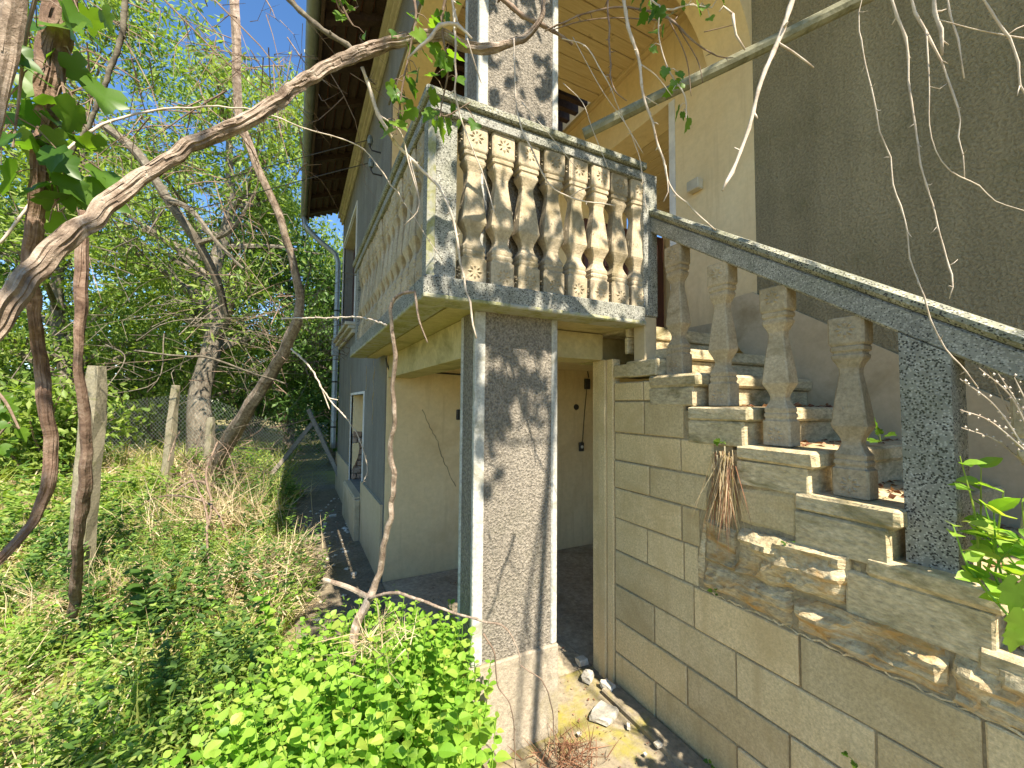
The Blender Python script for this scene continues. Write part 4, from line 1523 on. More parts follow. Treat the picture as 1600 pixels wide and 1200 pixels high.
vine('dead_branch', [(0, 380, 1.2, 6), (60, 300, 1.25, 7.5), (130, 215, 1.3, 7.5), (200, 180, 1.4, 5.2), (300, 168, 1.5, 4.5), (400, 172, 1.55, 3.8), (470, 200, 1.6, 3), (560, 228, 1.65, 3), (620, 300, 1.65, 3), (660, 360, 1.66, 2.2), (690, 405, 1.66, 2.2)],
     'long thin twig crossing from the left stem to the balcony corner', MT['twig'], cat='branch', rough=0.12, seg=7, seed=8)
vine('dead_branch', [(160, 195, 5.4, 12), (215, 240, 5.4, 13.5), (260, 310, 5.4, 13.5), (310, 380, 5.6, 12.8), (340, 440, 5.8, 11.2), (352, 490, 6.0, 9)],
     'stout lichened branch sloping down to the thick grey trunk', MT['lichen'], cat='branch', rough=0.18, seg=10, step=0.06, seed=9,
     extra=[[(260, 310, 5.4, 10), (300, 330, 5.3, 8), (340, 380, 5.2, 6), (380, 420, 5.2, 4)], [(310, 380, 5.6, 8), (360, 360, 5.4, 6), (400, 300, 5.3, 4)]])
vine('dead_branch', [(430, -20, 1.25, 12), (470, 18, 1.28, 12), (505, 50, 1.3, 12), (540, 72, 1.33, 12), (566, 92, 1.34, 11)],
     'lichen covered branch reaching the diagonal vine from the top', MT['lichen'], cat='branch', rough=0.2, seg=9, seed=10)
vine('dead_branch', [(566, 105, 1.36, 8), (578, 140, 1.38, 9), (592, 180, 1.4, 10), (612, 215, 1.42, 9), (640, 245, 1.44, 8), (676, 280, 1.46, 7), (700, 320, 1.46, 7), (713, 370, 1.46, 6), (722, 420, 1.46, 6), (735, 480, 1.46, 5), (743, 528, 1.46, 4)],
     'crooked pale twig hanging across the balcony corner post', MT['twig'], cat='branch', rough=0.15, seg=8, seed=11,
     extra=[[(592, 180, 1.4, 5), (625, 205, 1.42, 4), (640, 260, 1.43, 4), (655, 310, 1.44, 3)], [(640, 245, 1.44, 4), (655, 320, 1.44, 3), (632, 352, 1.44, 3)]])
vine('dead_branch', [(706, -20, 1.3, 6), (712, 60, 1.3, 6), (712, 140, 1.32, 4), (725, 195, 1.34, 4), (748, 255, 1.36, 3), (776, 340, 1.38, 3)],
     'thin stem hanging straight down over the balcony corner', MT['twig'], cat='branch', rough=0.12, seg=7, seed=12)
vine('dead_branch', [(637, 92, 1.2, 5), (664, 66, 1.2, 8), (688, 42, 1.2, 9), (716, 38, 1.2, 8), (730, 52, 1.2, 6), (738, 62, 1.2, 4)],
     'white curved twig end lit in front of the diagonal vine', MT['twig'], cat='branch', rough=0.2, seg=8, seed=13,
     extra=[[(716, 38, 1.2, 6), (708, 10, 1.2, 7), (704, -20, 1.2, 8)], [(730, 60, 1.2, 4), (742, 100, 1.22, 4), (752, 130, 1.24, 2)]])
vine('dead_branch', [(770, -20, 1.5, 13), (800, 12, 1.52, 11), (840, 38, 1.55, 10), (872, 55, 1.58, 8), (893, 71, 1.6, 6)],
     'dark broken branch end in front of the upper column', MT['twig_dark'], cat='branch', rough=0.2, seg=8, seed=14)
vine('dead_branch', [(852, 48, 1.5, 4), (910, 22, 1.5, 4), (960, 12, 1.5, 4), (1010, 18, 1.5, 5), (1045, 30, 1.5, 6), (1080, 62, 1.48, 4), (1120, 88, 1.46, 3), (1146, 90, 1.46, 2)],
     'dark arching tendril under the porch arch', MT['twig_dark'], cat='branch', rough=0.12, seg=7, seed=15,
     extra=[[(860, 48, 1.5, 3), (905, 34, 1.5, 3), (960, 28, 1.5, 3), (1035, 32, 1.5, 3)], [(1060, 44, 1.5, 3), (1090, 95, 1.5, 3), (1098, 130, 1.5, 2)], [(1045, 30, 1.5, 3), (1072, 90, 1.5, 3), (1080, 150, 1.5, 2)], [(1100, 50, 1.48, 3), (1150, 38, 1.46, 2)]])
vine('dead_branch', [(972, -20, 1.35, 8), (980, 30, 1.35, 8), (996, 92, 1.36, 7), (1006, 150, 1.37, 6), (1022, 200, 1.38, 5), (1034, 240, 1.39, 5), (1048, 290, 1.4, 4), (1080, 325, 1.4, 4), (1118, 360, 1.4, 3)],
     'long drooping twig in front of the cream porch wall', MT['twig'], cat='branch', rough=0.15, seg=8, seed=16,
     extra=[[(1006, 150, 1.37, 3), (1030, 165, 1.37, 2)], [(1000, 100, 1.36, 4), (1025, 118, 1.37, 3), (1050, 150, 1.38, 2)], [(1040, 258, 1.39, 3), (1044, 300, 1.39, 3), (1037, 315, 1.39, 3)]])
vine('dead_branch', [(950, -20, 1.4, 5), (952, 60, 1.4, 4), (955, 120, 1.4, 4), (966, 148, 1.4, 3), (978, 158, 1.4, 2)],
     'short dark twig hanging under the plank ceiling', MT['twig_dark'], cat='branch', rough=0.12, seg=7, seed=17)
vine('dead_branch', [(878, 60, 1.42, 3), (915, 72, 1.42, 3), (945, 120, 1.42, 3), (965, 165, 1.43, 2), (985, 210, 1.44, 2), (1000, 250, 1.45, 2), (1010, 330, 1.45, 2)],
     'fine pale tendril arching before the balcony rail', MT['twig'], cat='branch', rough=0.1, seg=6, seed=18,
     extra=[[(880, 130, 1.42, 2), (910, 160, 1.42, 2), (925, 200, 1.42, 2), (950, 262, 1.42, 2)], [(895, 58, 1.42, 2), (940, 140, 1.42, 2), (975, 190, 1.42, 2), (1005, 240, 1.42, 2)]])
vine('dead_branch', [(803, 60, 1.3, 4), (806, 150, 1.3, 4), (815, 200, 1.3, 4), (835, 240, 1.3, 4), (858, 288, 1.31, 4), (890, 308, 1.32, 4), (960, 322, 1.34, 3)],
     'thin branch hooking across the middle of the baluster row', MT['twig'], cat='branch', rough=0.12, seg=7, seed=19,
     extra=[[(815, 160, 1.3, 3), (850, 200, 1.3, 2), (900, 262, 1.32, 2)], [(890, 308, 1.32, 3), (905, 298, 1.32, 3), (922, 292, 1.32, 2)]])
# stems over the dark wall
vine('dead_branch', [(1246, -20, .95, 13), (1228, 28, .95, 11), (1214, 66, .95, 12), (1190, 130, .95, 9), (1168, 200, .95, 8), (1158, 235, .95, 7), (1145, 268, .95, 7), (1136, 284, .95, 8), (1129, 300, .95, 5)],
     'bright white branch slanting down before the cream jamb', MT['twig'], cat='branch', rough=0.22, seg=9, seed=20, nodes=.25,
     extra=[[(1214, 66, .95, 7), (1240, 82, .95, 6), (1258, 95, .95, 5), (1272, 106, .95, 4)], [(1145, 22, .95, 8), (1150, 55, .95, 6), (1164, 78, .95, 5)], [(1145, 22, .95, 6), (1130, 10, .95, 5), (1124, 18, .95, 4)]])
vine('dead_branch', [(1352, -20, .85, 2), (1343, 20, .85, 2), (1342, 50, .85, 3), (1356, 120, .85, 3), (1374, 205, .85, 3), (1392, 246, .85, 3), (1392, 288, .85, 3), (1412, 345, .85, 3), (1428, 420, .85, 3), (1448, 480, .85, 3), (1478, 545, .85, 3), (1500, 570, .85, 3), (1530, 606, .85, 2)],
     'longest thin stem crossing the stair rail, nearest the cream jamb', MT['twig'], cat='branch', rough=0.12, seg=6, seed=21, nodes=.3)
vine('dead_branch', [(1388, -20, .85, 6), (1398, 25, .85, 6), (1412, 58, .85, 6), (1421, 110, .85, 4), (1430, 190, .85, 4), (1437, 240, .85, 4), (1448, 290, .85, 3), (1464, 335, .85, 3), (1476, 385, .85, 3), (1487, 430, .85, 3), (1484, 467, .85, 2)],
     'second straight thin stem on the dark wall ending above the rail', MT['twig'], cat='branch', rough=0.14, seg=6, seed=22, nodes=.35)
vine('dead_branch', [(1420, -20, .82, 5), (1432, 20, .82, 6), (1447, 46, .82, 6), (1468, 95, .82, 4), (1488, 150, .82, 4), (1500, 190, .82, 3), (1498, 215, .82, 3), (1508, 280, .82, 2)],
     'forked thin stem on the dark wall whose right arm stops midway', MT['twig'], cat='branch', rough=0.14, seg=6, seed=23, nodes=.3,
     extra=[[(1447, 46, .82, 4), (1450, 95, .82, 4), (1452, 140, .82, 3), (1452, 195, .82, 3), (1462, 235, .82, 3), (1486, 268, .82, 3), (1530, 290, .82, 3), (1555, 314, .82, 2), (1610, 332, .82, 2)], [(1452, 135, .82, 2), (1468, 139, .82, 2), (1480, 130, .82, 2)]])
vine('dead_branch', [(1458, -20, .8, 7), (1463, 30, .8, 7), (1471, 62, .8, 7), (1474, 85, .8, 4)],
     'stubby knotted stem end at the top of the dark wall', MT['twig'], cat='branch', rough=0.25, seg=7, seed=24, extra=[[(1471, 62, .8, 4), (1482, 70, .8, 3)]])
vine('dead_branch', [(1478, -20, .82, 4), (1490, 32, .82, 5), (1500, 60, .82, 4), (1505, 90, .82, 3), (1510, 121, .82, 3)],
     'short thin stem beside the stubby knotted one', MT['twig'], cat='branch', rough=0.2, seg=6, seed=25)
vine('dead_branch', [(1525, -20, .78, 4), (1545, 16, .78, 5), (1560, 42, .78, 6), (1574, 62, .78, 5), (1588, 100, .78, 5), (1595, 135, .78, 4), (1612, 165, .78, 4)],
     'stem at the upper right corner with a level side shoot', MT['twig'], cat='branch', rough=0.16, seg=7, seed=26, extra=[[(1468, 31, .78, 3), (1520, 45, .78, 3), (1570, 55, .78, 4), (1612, 62, .78, 5)], [(1572, 56, .78, 3), (1588, 45, .78, 3), (1612, 35, .78, 2)]])
o = vine('pole', [(912, 210, 1.66, 17), (1000, 166, 1.60, 18), (1100, 118, 1.54, 19), (1200, 70, 1.48, 20), (1345, -2, 1.40, 22), (1500, -80, 1.32, 23)],
     'straight peeling pole slanting from the balcony rail up over the stairs', MT['pole'], cat='pole', rough=0.06, seg=10, step=0.05, gnarl=0.001, seed=27)
# the hanging vine by the column and its ground shoots
vine('vine_trunk', [(648, 455, 1.66, 5), (622, 462, 1.66, 5), (611, 480, 1.67, 5.5), (613, 520, 1.68, 6), (618, 560, 1.7, 7), (613, 600, 1.72, 6), (617, 650, 1.75, 7), (610, 700, 1.78, 6.5), (615, 750, 1.8, 8), (611, 800, 1.82, 7.5), (600, 850, 1.84, 9), (592, 900, 1.86, 9), (576, 936, 1.85, 12), (556, 980, 1.8, 13), (548, 1040, 1.75, 13), (545, 1150, 1.7, 13)],
     'slender bare vine climbing from the green bush to the balcony slab', MT['vine'], rough=0.26, seg=12, step=0.014, gnarl=0.008, strips=34, seed=28,
     extra=[[(578, 934, 1.85, 8), (545, 918, 1.84, 7), (505, 905, 1.84, 6)], [(648, 455, 1.66, 4), (655, 500, 1.62, 3), (668, 535, 1.62, 2)]])
vine('dead_branch', [(576, 936, 1.84, 7.2), (610, 926, 1.75, 8), (650, 935, 1.66, 7.2), (700, 955, 1.58, 6.4), (750, 968, 1.52, 5.6), (785, 978, 1.5, 4.8), (805, 1005, 1.5, 3.2), (814, 1045, 1.5, 2.4)],
     'arched bare shoot rising from the green bush towards the column', MT['vine'], cat='branch', rough=0.18, seg=8, seed=29)
vine('dead_branch', [(755, 990, 1.52, 5), (772, 1020, 1.52, 4), (779, 1075, 1.54, 3), (800, 1110, 1.55, 3), (806, 1200, 1.56, 3)],
     'thin dark tendril drooping over the left of the column foot', MT['twig_dark'], cat='branch', rough=0.1, seg=6, seed=30)
vine('dead_branch', [(814, 1040, 1.5, 3), (848, 1064, 1.52, 3), (862, 1110, 1.56, 3), (868, 1182, 1.62, 2)],
     'thin dark tendril drooping over the right of the column foot', MT['twig_dark'], cat='branch', rough=0.1, seg=6, seed=31)
vine('dead_branch', [(455, 545, 3.6, 5), (485, 575, 3.6, 4), (513, 622, 3.6, 3.5), (552, 668, 3.6, 3), (574, 728, 3.6, 3), (566, 756, 3.6, 2)],
     'broken pale twig hanging in front of the lower window', MT['twig'], cat='branch', rough=0.15, seg=7, seed=32, extra=[[(513, 622, 3.6, 4), (528, 625, 3.6, 3)], [(500, 600, 3.6, 4), (515, 640, 3.6, 3)]])
vine('dead_branch', [(440, 498, 3.4, 4), (500, 497, 3.2, 4), (560, 496, 2.8, 4), (605, 508, 2.2, 5)],
     'level thin shoot reaching the slab from the garden side', MT['twig'], cat='branch', rough=0.12, seg=6, seed=33)
vine('dead_branch', [(210, 548, 5.0, 3.2), (280, 556, 5.0, 4.5), (330, 560, 5.2, 5.2), (400, 585, 5.4, 4.5), (450, 600, 5.6, 3.9)],
     'level bare branch crossing in front of the grey trunk', MT['lichen'], cat='branch', rough=0.15, seg=8, step=0.05, seed=34)
# arching straw-brown canes between post and house
for k, (pa, lab) in enumerate(((
    [(170, 1000, 3.6, 4), (230, 930, 3.9, 5), (300, 870, 4.2, 6), (330, 800, 4.4, 6), (322, 740, 4.6, 5), (340, 690, 4.8, 4)], 'brown cane arching up in front of the grey trunk'),
    ([(400, 960, 3.4, 6), (350, 925, 3.6, 6), (325, 870, 3.8, 6), (322, 800, 4.0, 5), (300, 740, 4.2, 4)], 'pale cane bowing left over the weeds'),
    ([(250, 790, 5.4, 7), (300, 752, 5.6, 7), (350, 770, 5.8, 6), (380, 800, 5.8, 5)], 'low bent cane on the brush pile'),
    ([(360, 850, 4.5, 5), (330, 790, 4.6, 5), (260, 775, 4.8, 4), (200, 800, 5.0, 4)], 'cane lying across the brush pile'))):
    vine('dead_branch', pa, lab, MT['twig_dark'], cat='branch', rough=0.12, seg=6, step=0.05, seed=40 + k)
# pergola post behind the photographer: its shadow falls on the column
mb = MB()
pts, rr = crom([(0.96, -0.6, -0.1), (1.05, -0.6, 1.6), (1.14, -0.6, 3.0), (1.26, -0.6, 4.75)], [0.022, 0.021, 0.02, 0.018], 0.2)
mb.tube(pts, rr, 10, 0.08, 5, 3)
tag(mb.build('pergola_post', MT['pole'], smooth=True), 'thin pergola post standing opposite the column', 'post')


# dead twiggy tangle round the grey trunk
def tangle(name, center, r, n, label, mat, seed, wid=0.006, up=0.4, group=None):
    rnd = random.Random(seed)
    mb = MB()
    c = Vector(center)
    for i in range(n):
        a = c + Vector((rnd.gauss(0, .4), rnd.gauss(0, .4), rnd.gauss(0, .35))) * r
        d = Vector((rnd.gauss(0, 1), rnd.gauss(0, 1), rnd.gauss(up, .7))).normalized()
        l = r * rnd.uniform(0.25, 0.8)
        b_ = a + d * l * 0.5 + Vector((rnd.gauss(0, .06), rnd.gauss(0, .06), rnd.gauss(0, .06))) * r
        e = a + d * l + Vector((rnd.gauss(0, .1), rnd.gauss(0, .1), -abs(rnd.gauss(0, .12)))) * r
        w = wid * rnd.uniform(0.5, 1.3)
        P, R_ = crom([a, b_, e], [w, w * .7, w * .3], 0.12)
        mb.tube(P, R_, 4, cap=False)
        for q in range(4):
            s = P[rnd.randint(1, len(P) - 1)]
            d2 = (d + Vector((rnd.gauss(0, .8), rnd.gauss(0, .8), rnd.gauss(0, .8)))).normalized()
            mb.tube([s, s + d2 * l * rnd.uniform(.1, .35)], [w * .5, w * .2], 3, cap=False)
    o = mb.build(name, mat)
    return tag(o, label, 'branches', group, kind='stuff')


tangle('dead_twigs', at(300, 470, 6.0), 1.9, 80, 'grey leafless twigs crowding the upper grey trunk', MT['lichen'], 1, 0.008)
tangle('dead_twigs', at(420, 520, 6.5), 1.5, 70, 'dry twigs between the leaning trunk and the drainpipe', MT['twig_dark'], 2, 0.007)
tangle('dead_twigs', at(330, 770, 6.2), 0.9, 120, 'heap of dry brush at the foot of the grey trunk', MT['twig_dark'], 3, 0.007, 0.7)
tangle('dead_twigs', at(230, 150, 3.0), 1.1, 90, 'fine dark twigs hanging among the upper left leaves', MT['twig_dark'], 4, 0.005, -0.6)
tangle('dead_twigs', at(410, 90, 3.6), 0.9, 55, 'fine dark twigs against the blue sky', MT['twig_dark'], 5, 0.005, -0.9)
tangle('dead_twigs', (0.60, 6.9, 2.5), 0.55, 60, 'dry creeper twigs on the wall beside the upper window sill', MT['twig_dark'], 6, 0.005, 0.3)

for k, (px, py, lab) in enumerate(((592, 238, 'upper black wire running from the house wall insulator into the trees'), (594, 274, 'lower black wire running from the house wall insulator into the trees'))):
    a = on(px, py, 0, XH - 0.02)
    t = empty('electric_wire', a, lab, 'wire')
    mb = MB()
    mb.tube([a + Vector((0.03, 0, 0)), a + Vector((-.07, 0, 0)), a + Vector((-.09, 0, .03)), a + Vector((-.09, 0, .07))], [.008] * 4, 6)
    mb.build('hook', MT['black'], t)
    mb = MB()
    mb.tube([a + Vector((-.09, 0, .06)), a + Vector((-.09, 0, .10)), a + Vector((-.09, 0, .15))], [.022, .03, .018], 10)
    mb.build('insulator', MT['gutter'], t)
    mb = MB()
    e = a + Vector((-9.0, 9.0, 0.4 - 0.2 * k))
    pts, rr = crom([a + Vector((-.09, 0, .11)), a.lerp(e, .5) + Vector((0, 0, -.25)), e], [.005] * 3, .3)
    mb.tube(pts, rr, 5)
    mb.build('wire', MT['black'], t)

# ------------------------------------------------------------------ grape leaves
def grape_leaf_mesh():
    out = [(0.0, 0.0), (-0.10, -0.10), (-0.30, -0.12), (-0.42, 0.04), (-0.50, 0.22), (-0.36, 0.30), (-0.46, 0.50), (-0.30, 0.60), (-0.20, 0.62), (-0.14, 0.80), (0.0, 1.0),
           (0.14, 0.80), (0.20, 0.62), (0.30, 0.60), (0.46, 0.50), (0.36, 0.30), (0.50, 0.22), (0.42, 0.04), (0.30, -0.12), (0.10, -0.10)]
    vs = [(x, y, 0.16 * abs(x) - 0.10 * y * y + 0.03 * math.sin(9 * y + 5 * x)) for x, y in out] + [(0, 0.35, -0.03)]
    n = len(out)
    fs = [(i, (i + 1) % n, n) for i in range(n)]
    me = bpy.data.meshes.new('leaf')
    me.from_pydata(vs, [], fs)
    me.polygons.foreach_set('use_smooth', [True] * len(fs))
    me.materials.append(MT['leaf_vine'])
    me.update()
    return me


GLEAF = grape_leaf_mesh()


def ovate_mesh():
    prof = [(0, 0, 0), (0.16, 0.30, .05), (0.36, 0.40, .08), (0.62, 0.33, .06), (0.85, 0.15, -.02), (1, 0, -.10), (0.85, -0.15, -.02), (0.62, -0.33, .06), (0.36, -0.40, .08), (0.16, -0.30, .05), (0.3, 0, 0), (0.65, 0, -.02)]
    fs = [(0, 10, 2, 1), (10, 11, 3, 2), (11, 5, 4, 3), (0, 9, 8, 10), (10, 8, 7, 11), (11, 7, 6, 5)]
    me = bpy.data.meshes.new('leaf')
    me.from_pydata([(w, u, h) for (u, w, h) in prof], [], fs)
    me.materials.append(MT['leaf_bush'])
    me.update()
    return me


OLEAF = ovate_mesh()


def place_leaf(me, parent, base, along, normal, size, name='leaf'):
    y = Vector(along).normalized()
    z = Vector(normal); z = (z - y * z.dot(y))
    if z.length < 1e-4: z = y.orthogonal()
    z.normalize(); x = y.cross(z)
    o = bpy.data.objects.new(name, me)
    COL.objects.link(o)
    o.parent = parent
    p = Vector(base) - worg(parent)
    m = Matrix(((x.x, y.x, z.x, p.x), (x.y, y.y, z.y, p.y), (x.z, y.z, z.z, p.z), (0, 0, 0, 1)))
    o.matrix_basis = m @ Matrix.Diagonal((size, size, size, 1))
    return o


def leafy_shoot(paths, n, size, label, seed, depth_jit=0.06, spread=14, mat='twig_dark'):
    rnd = random.Random(seed)
    base = at(*paths[0][0][:3])
    t = empty('grapevine_shoot', base, label, 'vine')
    mb = MB()
    spots = []
    for pa in paths:
        P, R_ = crom([at(a, b_, c) for (a, b_, c, w) in pa], [w / FPX * c / 2 for (a, b_, c, w) in pa], 0.02)
        mb.tube(P, R_, 6)
        spots += P
    # petioles and leaves
    for i in range(n):
        s = rnd.choice(spots)
        off = (RIGHT * rnd.gauss(0, 1) + UP * rnd.gauss(-0.5, 1) + FWD * rnd.gauss(0, 1)).normalized() * size * rnd.uniform(0.4, 1.0)
        b_ = s + off
        mb.tube([s, s + off * 0.5 + Vector((0, 0, 0.01)), b_], [0.0016, 0.0013, 0.001], 4)
        al = Vector((rnd.gauss(0, .6), rnd.gauss(0, .6), -0.7 + rnd.gauss(0, .4)))
        no = Vector((rnd.gauss(0, .6), -0.7 + rnd.gauss(0, .5), 0.6 + rnd.gauss(0, .4)))
        place_leaf(GLEAF, t, b_, al, no, size * rnd.uniform(0.55, 1.15))
    mb.build('stem', MT[mat], t)
    return t


leafy_shoot([[(60, -20, .8, 6), (40, 60, .82, 5), (30, 150, .84, 4), (20, 230, .84, 3)], [(110, -20, .95, 5), (95, 100, .95, 4), (105, 190, .95, 3), (80, 270, .95, 3), (90, 330, .96, 2)]],
            44, 0.080, 'big vine leaves hanging in the upper left corner', 1)
leafy_shoot([[(640, -20, 1.35, 5), (650, 20, 1.36, 4), (640, 80, 1.38, 3), (628, 140, 1.4, 3), (620, 210, 1.42, 2)], [(700, -20, 1.38, 5), (690, 40, 1.4, 4), (700, 110, 1.42, 3), (690, 180, 1.44, 2), (735, 160, 1.46, 2)]],
            46, 0.062, 'curtain of vine leaves over the balcony corner', 2)
leafy_shoot([[(1000, -15, 1.42, 3), (1040, 15, 1.42, 3), (1075, 8, 1.42, 2), (1112, 12, 1.42, 2)], [(1030, 10, 1.42, 3), (1030, 60, 1.42, 2), (1045, 110, 1.42, 2), (1070, 150, 1.42, 2), (1072, 185, 1.42, 2)]],
            26, 0.045, 'small bright vine leaves dangling under the porch arch', 3, mat='twig')
leafy_shoot([[(520, -20, 1.9, 4), (535, 20, 1.95, 3), (560, 10, 2.0, 2)], [(520, -20, 1.9, 4), (545, 30, 1.95, 3), (552, 40, 1.96, 2)]], 7, 0.06, 'few vine leaves at the top edge above the diagonal vine', 4)
leafy_shoot([[(-15, 600, 3.2, 5), (10, 630, 3.2, 4), (30, 670, 3.2, 3)], [(-10, 690, 3.2, 4), (15, 660, 3.2, 3)]], 12, 0.11, 'pale vine leaves at the left edge beside the dark stem', 5)

# leaf roof of the grapevine above the stairs, out of the picture: it throws the dapples
RNG = np.random.default_rng(77)
canopy = empty('grapevine', (1.26, -0.6, 4.7), 'leafy grapevine roof on the pergola above the stairs', 'vine')
mb = MB()
for i in range(9):
    x0 = -3.2 + i * 0.72
    pts, rr = crom([(x0, -3.2, 4.45), (x0 + random.uniform(-.2, .2), -1.8, 4.7), (x0 + random.uniform(-.2, .2), -.6, 4.62), (x0 + random.uniform(-.2, .2), .8, 4.8)], [0.012, 0.012, 0.01, 0.006], 0.2)
    mb.tube(pts, rr, 6, 0.1)
for j in range(4):
    y0 = -3 + j * 1.15
    pts, rr = crom([(-3.4, y0, 4.6), (-1.2, y0 + .1, 4.66), (1.0, y0 - .1, 4.6), (3.0, y0, 4.7)], [0.008] * 4, 0.3)
    mb.tube(pts, rr, 5)
mb.build('canes', MT['vine_dark'], canopy)
C = []
for k in range(78):                       # clumps that dapple balcony and upper column
    C.append((RNG.uniform(0.25, 2.1), RNG.uniform(-0.62, 0.95), RNG.uniform(4.45, 4.95), 9))
for k in range(34):                        # shade on the head of the column
    C.append((RNG.uniform(0.70, 1.30), RNG.uniform(-0.74, -0.30), RNG.uniform(4.5, 4.8), 9))
for k in range(100):                        # looser clumps over the garden side
    x, y = RNG.uniform(-3.4, 0.1), RNG.uniform(-3.4, 0.4)
    if mnoise.noise(Vector((x * 1.1, y * 1.1, 5.5))) > 0.30:
        C.append((x, y, RNG.uniform(4.3, 4.9), 12))
P = np.concatenate([np.array([c[:3]] * c[3]) + RNG.normal(size=(c[3], 3)) * 0.085 for c in C])
n = len(P)
leaf_cloud('foliage', P - np.array([1.26, -0.6, 4.7]), rand_dirs(n, -.3), rand_dirs(n, 1.2), RNG.uniform(.05, .10, n), RNG.uniform(.045, .09, n), MT['leaf_vine'], canopy, 'ovate', .15)['kind'] = 'stuff'

# ------------------------------------------------------------------ undergrowth
def in_garden(x, y):
    """1 where plants grow: everything left of the trodden strip"""
    edge = 0.10 + 0.12 * np.sin(y * 1.7) + 0.06 * np.sin(y * 5.1)
    edge = np.where(y > 5.5, edge - 0.05, edge)
    edge = np.where(y < 2.6, 0.45, edge)
    return x < edge


def vnoise(x, y, s, o):
    return np.array([mnoise.noise(Vector((a * s, b_ * s, o))) for a, b_ in zip(x, y)])


def scatter(n, rmin, rmax, pw, a0=-52, a1=16):
    r = rmin + (rmax - rmin) * RNG.random(n) ** pw
    a = np.radians(RNG.uniform(a0, a1, n))
    x, y = np.sin(a) * r, np.cos(a) * r
    k = in_garden(x, y)
    return x[k], y[k], r[k]


def zs_of(x, y):
    return np.array([gz(a, b_) for a, b_ in zip(x, y)])


RNG = np.random.default_rng(31)
x, y, r = scatter(64000, 1.1, 15.0, 1.55)
dens = vnoise(x, y, 1.4, 2.0)
k = RNG.random(len(x)) < 0.55 + 0.6 * dens
x, y, r, dn = x[k], y[k], r[k], dens[k]
n = len(x)
z = zs_of(x, y)
straw = vnoise(x, y, 1.1, 9.0) + RNG.normal(size=n) * 0.16 > 0.06
al = unit(np.stack([RNG.normal(size=n) * .5, RNG.normal(size=n) * .5, np.ones(n)], 1))
no = rand_dirs(n)
ln = RNG.uniform(.10, .30, n) * (0.7 + 0.7 * np.clip(dn + .35, 0, 1)) * (1 + .03 * r)
wd = RNG.uniform(.004, .009, n) * (1 + .16 * r)
pos = np.stack([x, y, z - 0.01], 1)
g = ~straw
gr = leaf_cloud('grass', pos[g], al[g], no[g], ln[g], wd[g], MT['grass'], None, 'blade', droop=0.12)
tag(gr, 'yellow green grass growing all over the garden', 'grass', kind='stuff')
al2 = unit(np.stack([RNG.normal(size=n) * .9, RNG.normal(size=n) * .9, np.full(n, .55)], 1))
st = leaf_cloud('dry_grass', pos[straw], al2[straw], no[straw], ln[straw] * 1.15, wd[straw], MT['straw'], None, 'blade', droop=0.1)
tag(st, 'bleached dry grass lying in tufts between the weeds', 'dry grass', kind='stuff')

# leafy weeds: many small stems with leaves in whorls
def weed_field(name, n, rmin, rmax, pw, hlo, hhi, lf, mat, label, seed, thr=-0.05, per=26, sc=0.9, off=4.0, a0=-52, a1=16):
    global RNG
    RNG = np.random.default_rng(seed)
    x, y, r = scatter(n, rmin, rmax, pw, a0, a1)
    nz = vnoise(x, y, sc, off)
    k = nz + RNG.normal(size=len(x)) * .12 > thr
    x, y, r = x[k], y[k], r[k]
    m = len(x)
    h = RNG.uniform(hlo, hhi, m)
    lean = RNG.normal(size=(m, 2)) * .16
    z = zs_of(x, y)
    f = RNG.random((m, per)) ** 0.75
    az = RNG.uniform(0, 6.28, (m, per))
    rad = RNG.uniform(0.0, .012, (m, per))
    px_ = x[:, None] + lean[:, :1] * f * h[:, None] * 2 + np.cos(az) * rad
    py_ = y[:, None] + lean[:, 1:] * f * h[:, None] * 2 + np.sin(az) * rad
    pz_ = z[:, None] + f * h[:, None]
    P = np.stack([px_, py_, pz_], 2).reshape(-1, 3)
    A = np.stack([np.cos(az), np.sin(az), RNG.uniform(-.15, .7, az.shape)], 2).reshape(-1, 3)
    Nn = np.stack([RNG.normal(size=az.shape) * .35, RNG.normal(size=az.shape) * .35 - .15, np.ones(az.shape)], 2).reshape(-1, 3)
    q = len(P)
    taper = (1.15 - 0.6 * f).reshape(-1)
    sc_r = np.repeat(1 + .05 * r, per)
    o = leaf_cloud(name, P, A, Nn, RNG.uniform(.7, 1.25, q) * lf[0] * taper * sc_r, RNG.uniform(.7, 1.2, q) * lf[1] * taper * sc_r, mat, None, 'ovate' if q < 60000 else 'diamond', .12)
    return tag(o, label, 'weeds', kind='stuff')


weed_field('weeds', 3600, 1.2, 6.5, 1.2, .14, .52, (.050, .018), MT['leaf_weed'], 'low leafy weeds covering the garden floor', 41, -0.02, 20, 1.3, 4.0)
weed_field('dark_weeds', 1500, 2.2, 9.0, 1.1, .22, .62, (.070, .026), MT['leaf_dark'], 'taller dark green weeds in the shade around the posts', 42, 0.06, 24, .8, 14.0)
weed_field('bright_weeds', 900, 1.2, 4.6, 1.1, .14, .32, (.045, .024), MT['leaf_bush'], 'bright green weeds between bush and grass', 43, 0.02, 18, 1.1, 24.0)
weed_field('wall_weeds', 2300, 6.0, 15.0, 1.0, .15, .42, (.09, .038), MT['leaf_weed'], 'tall weeds along the wire fence', 44, 0.0, 18, .6, 34.0, -52, 8)


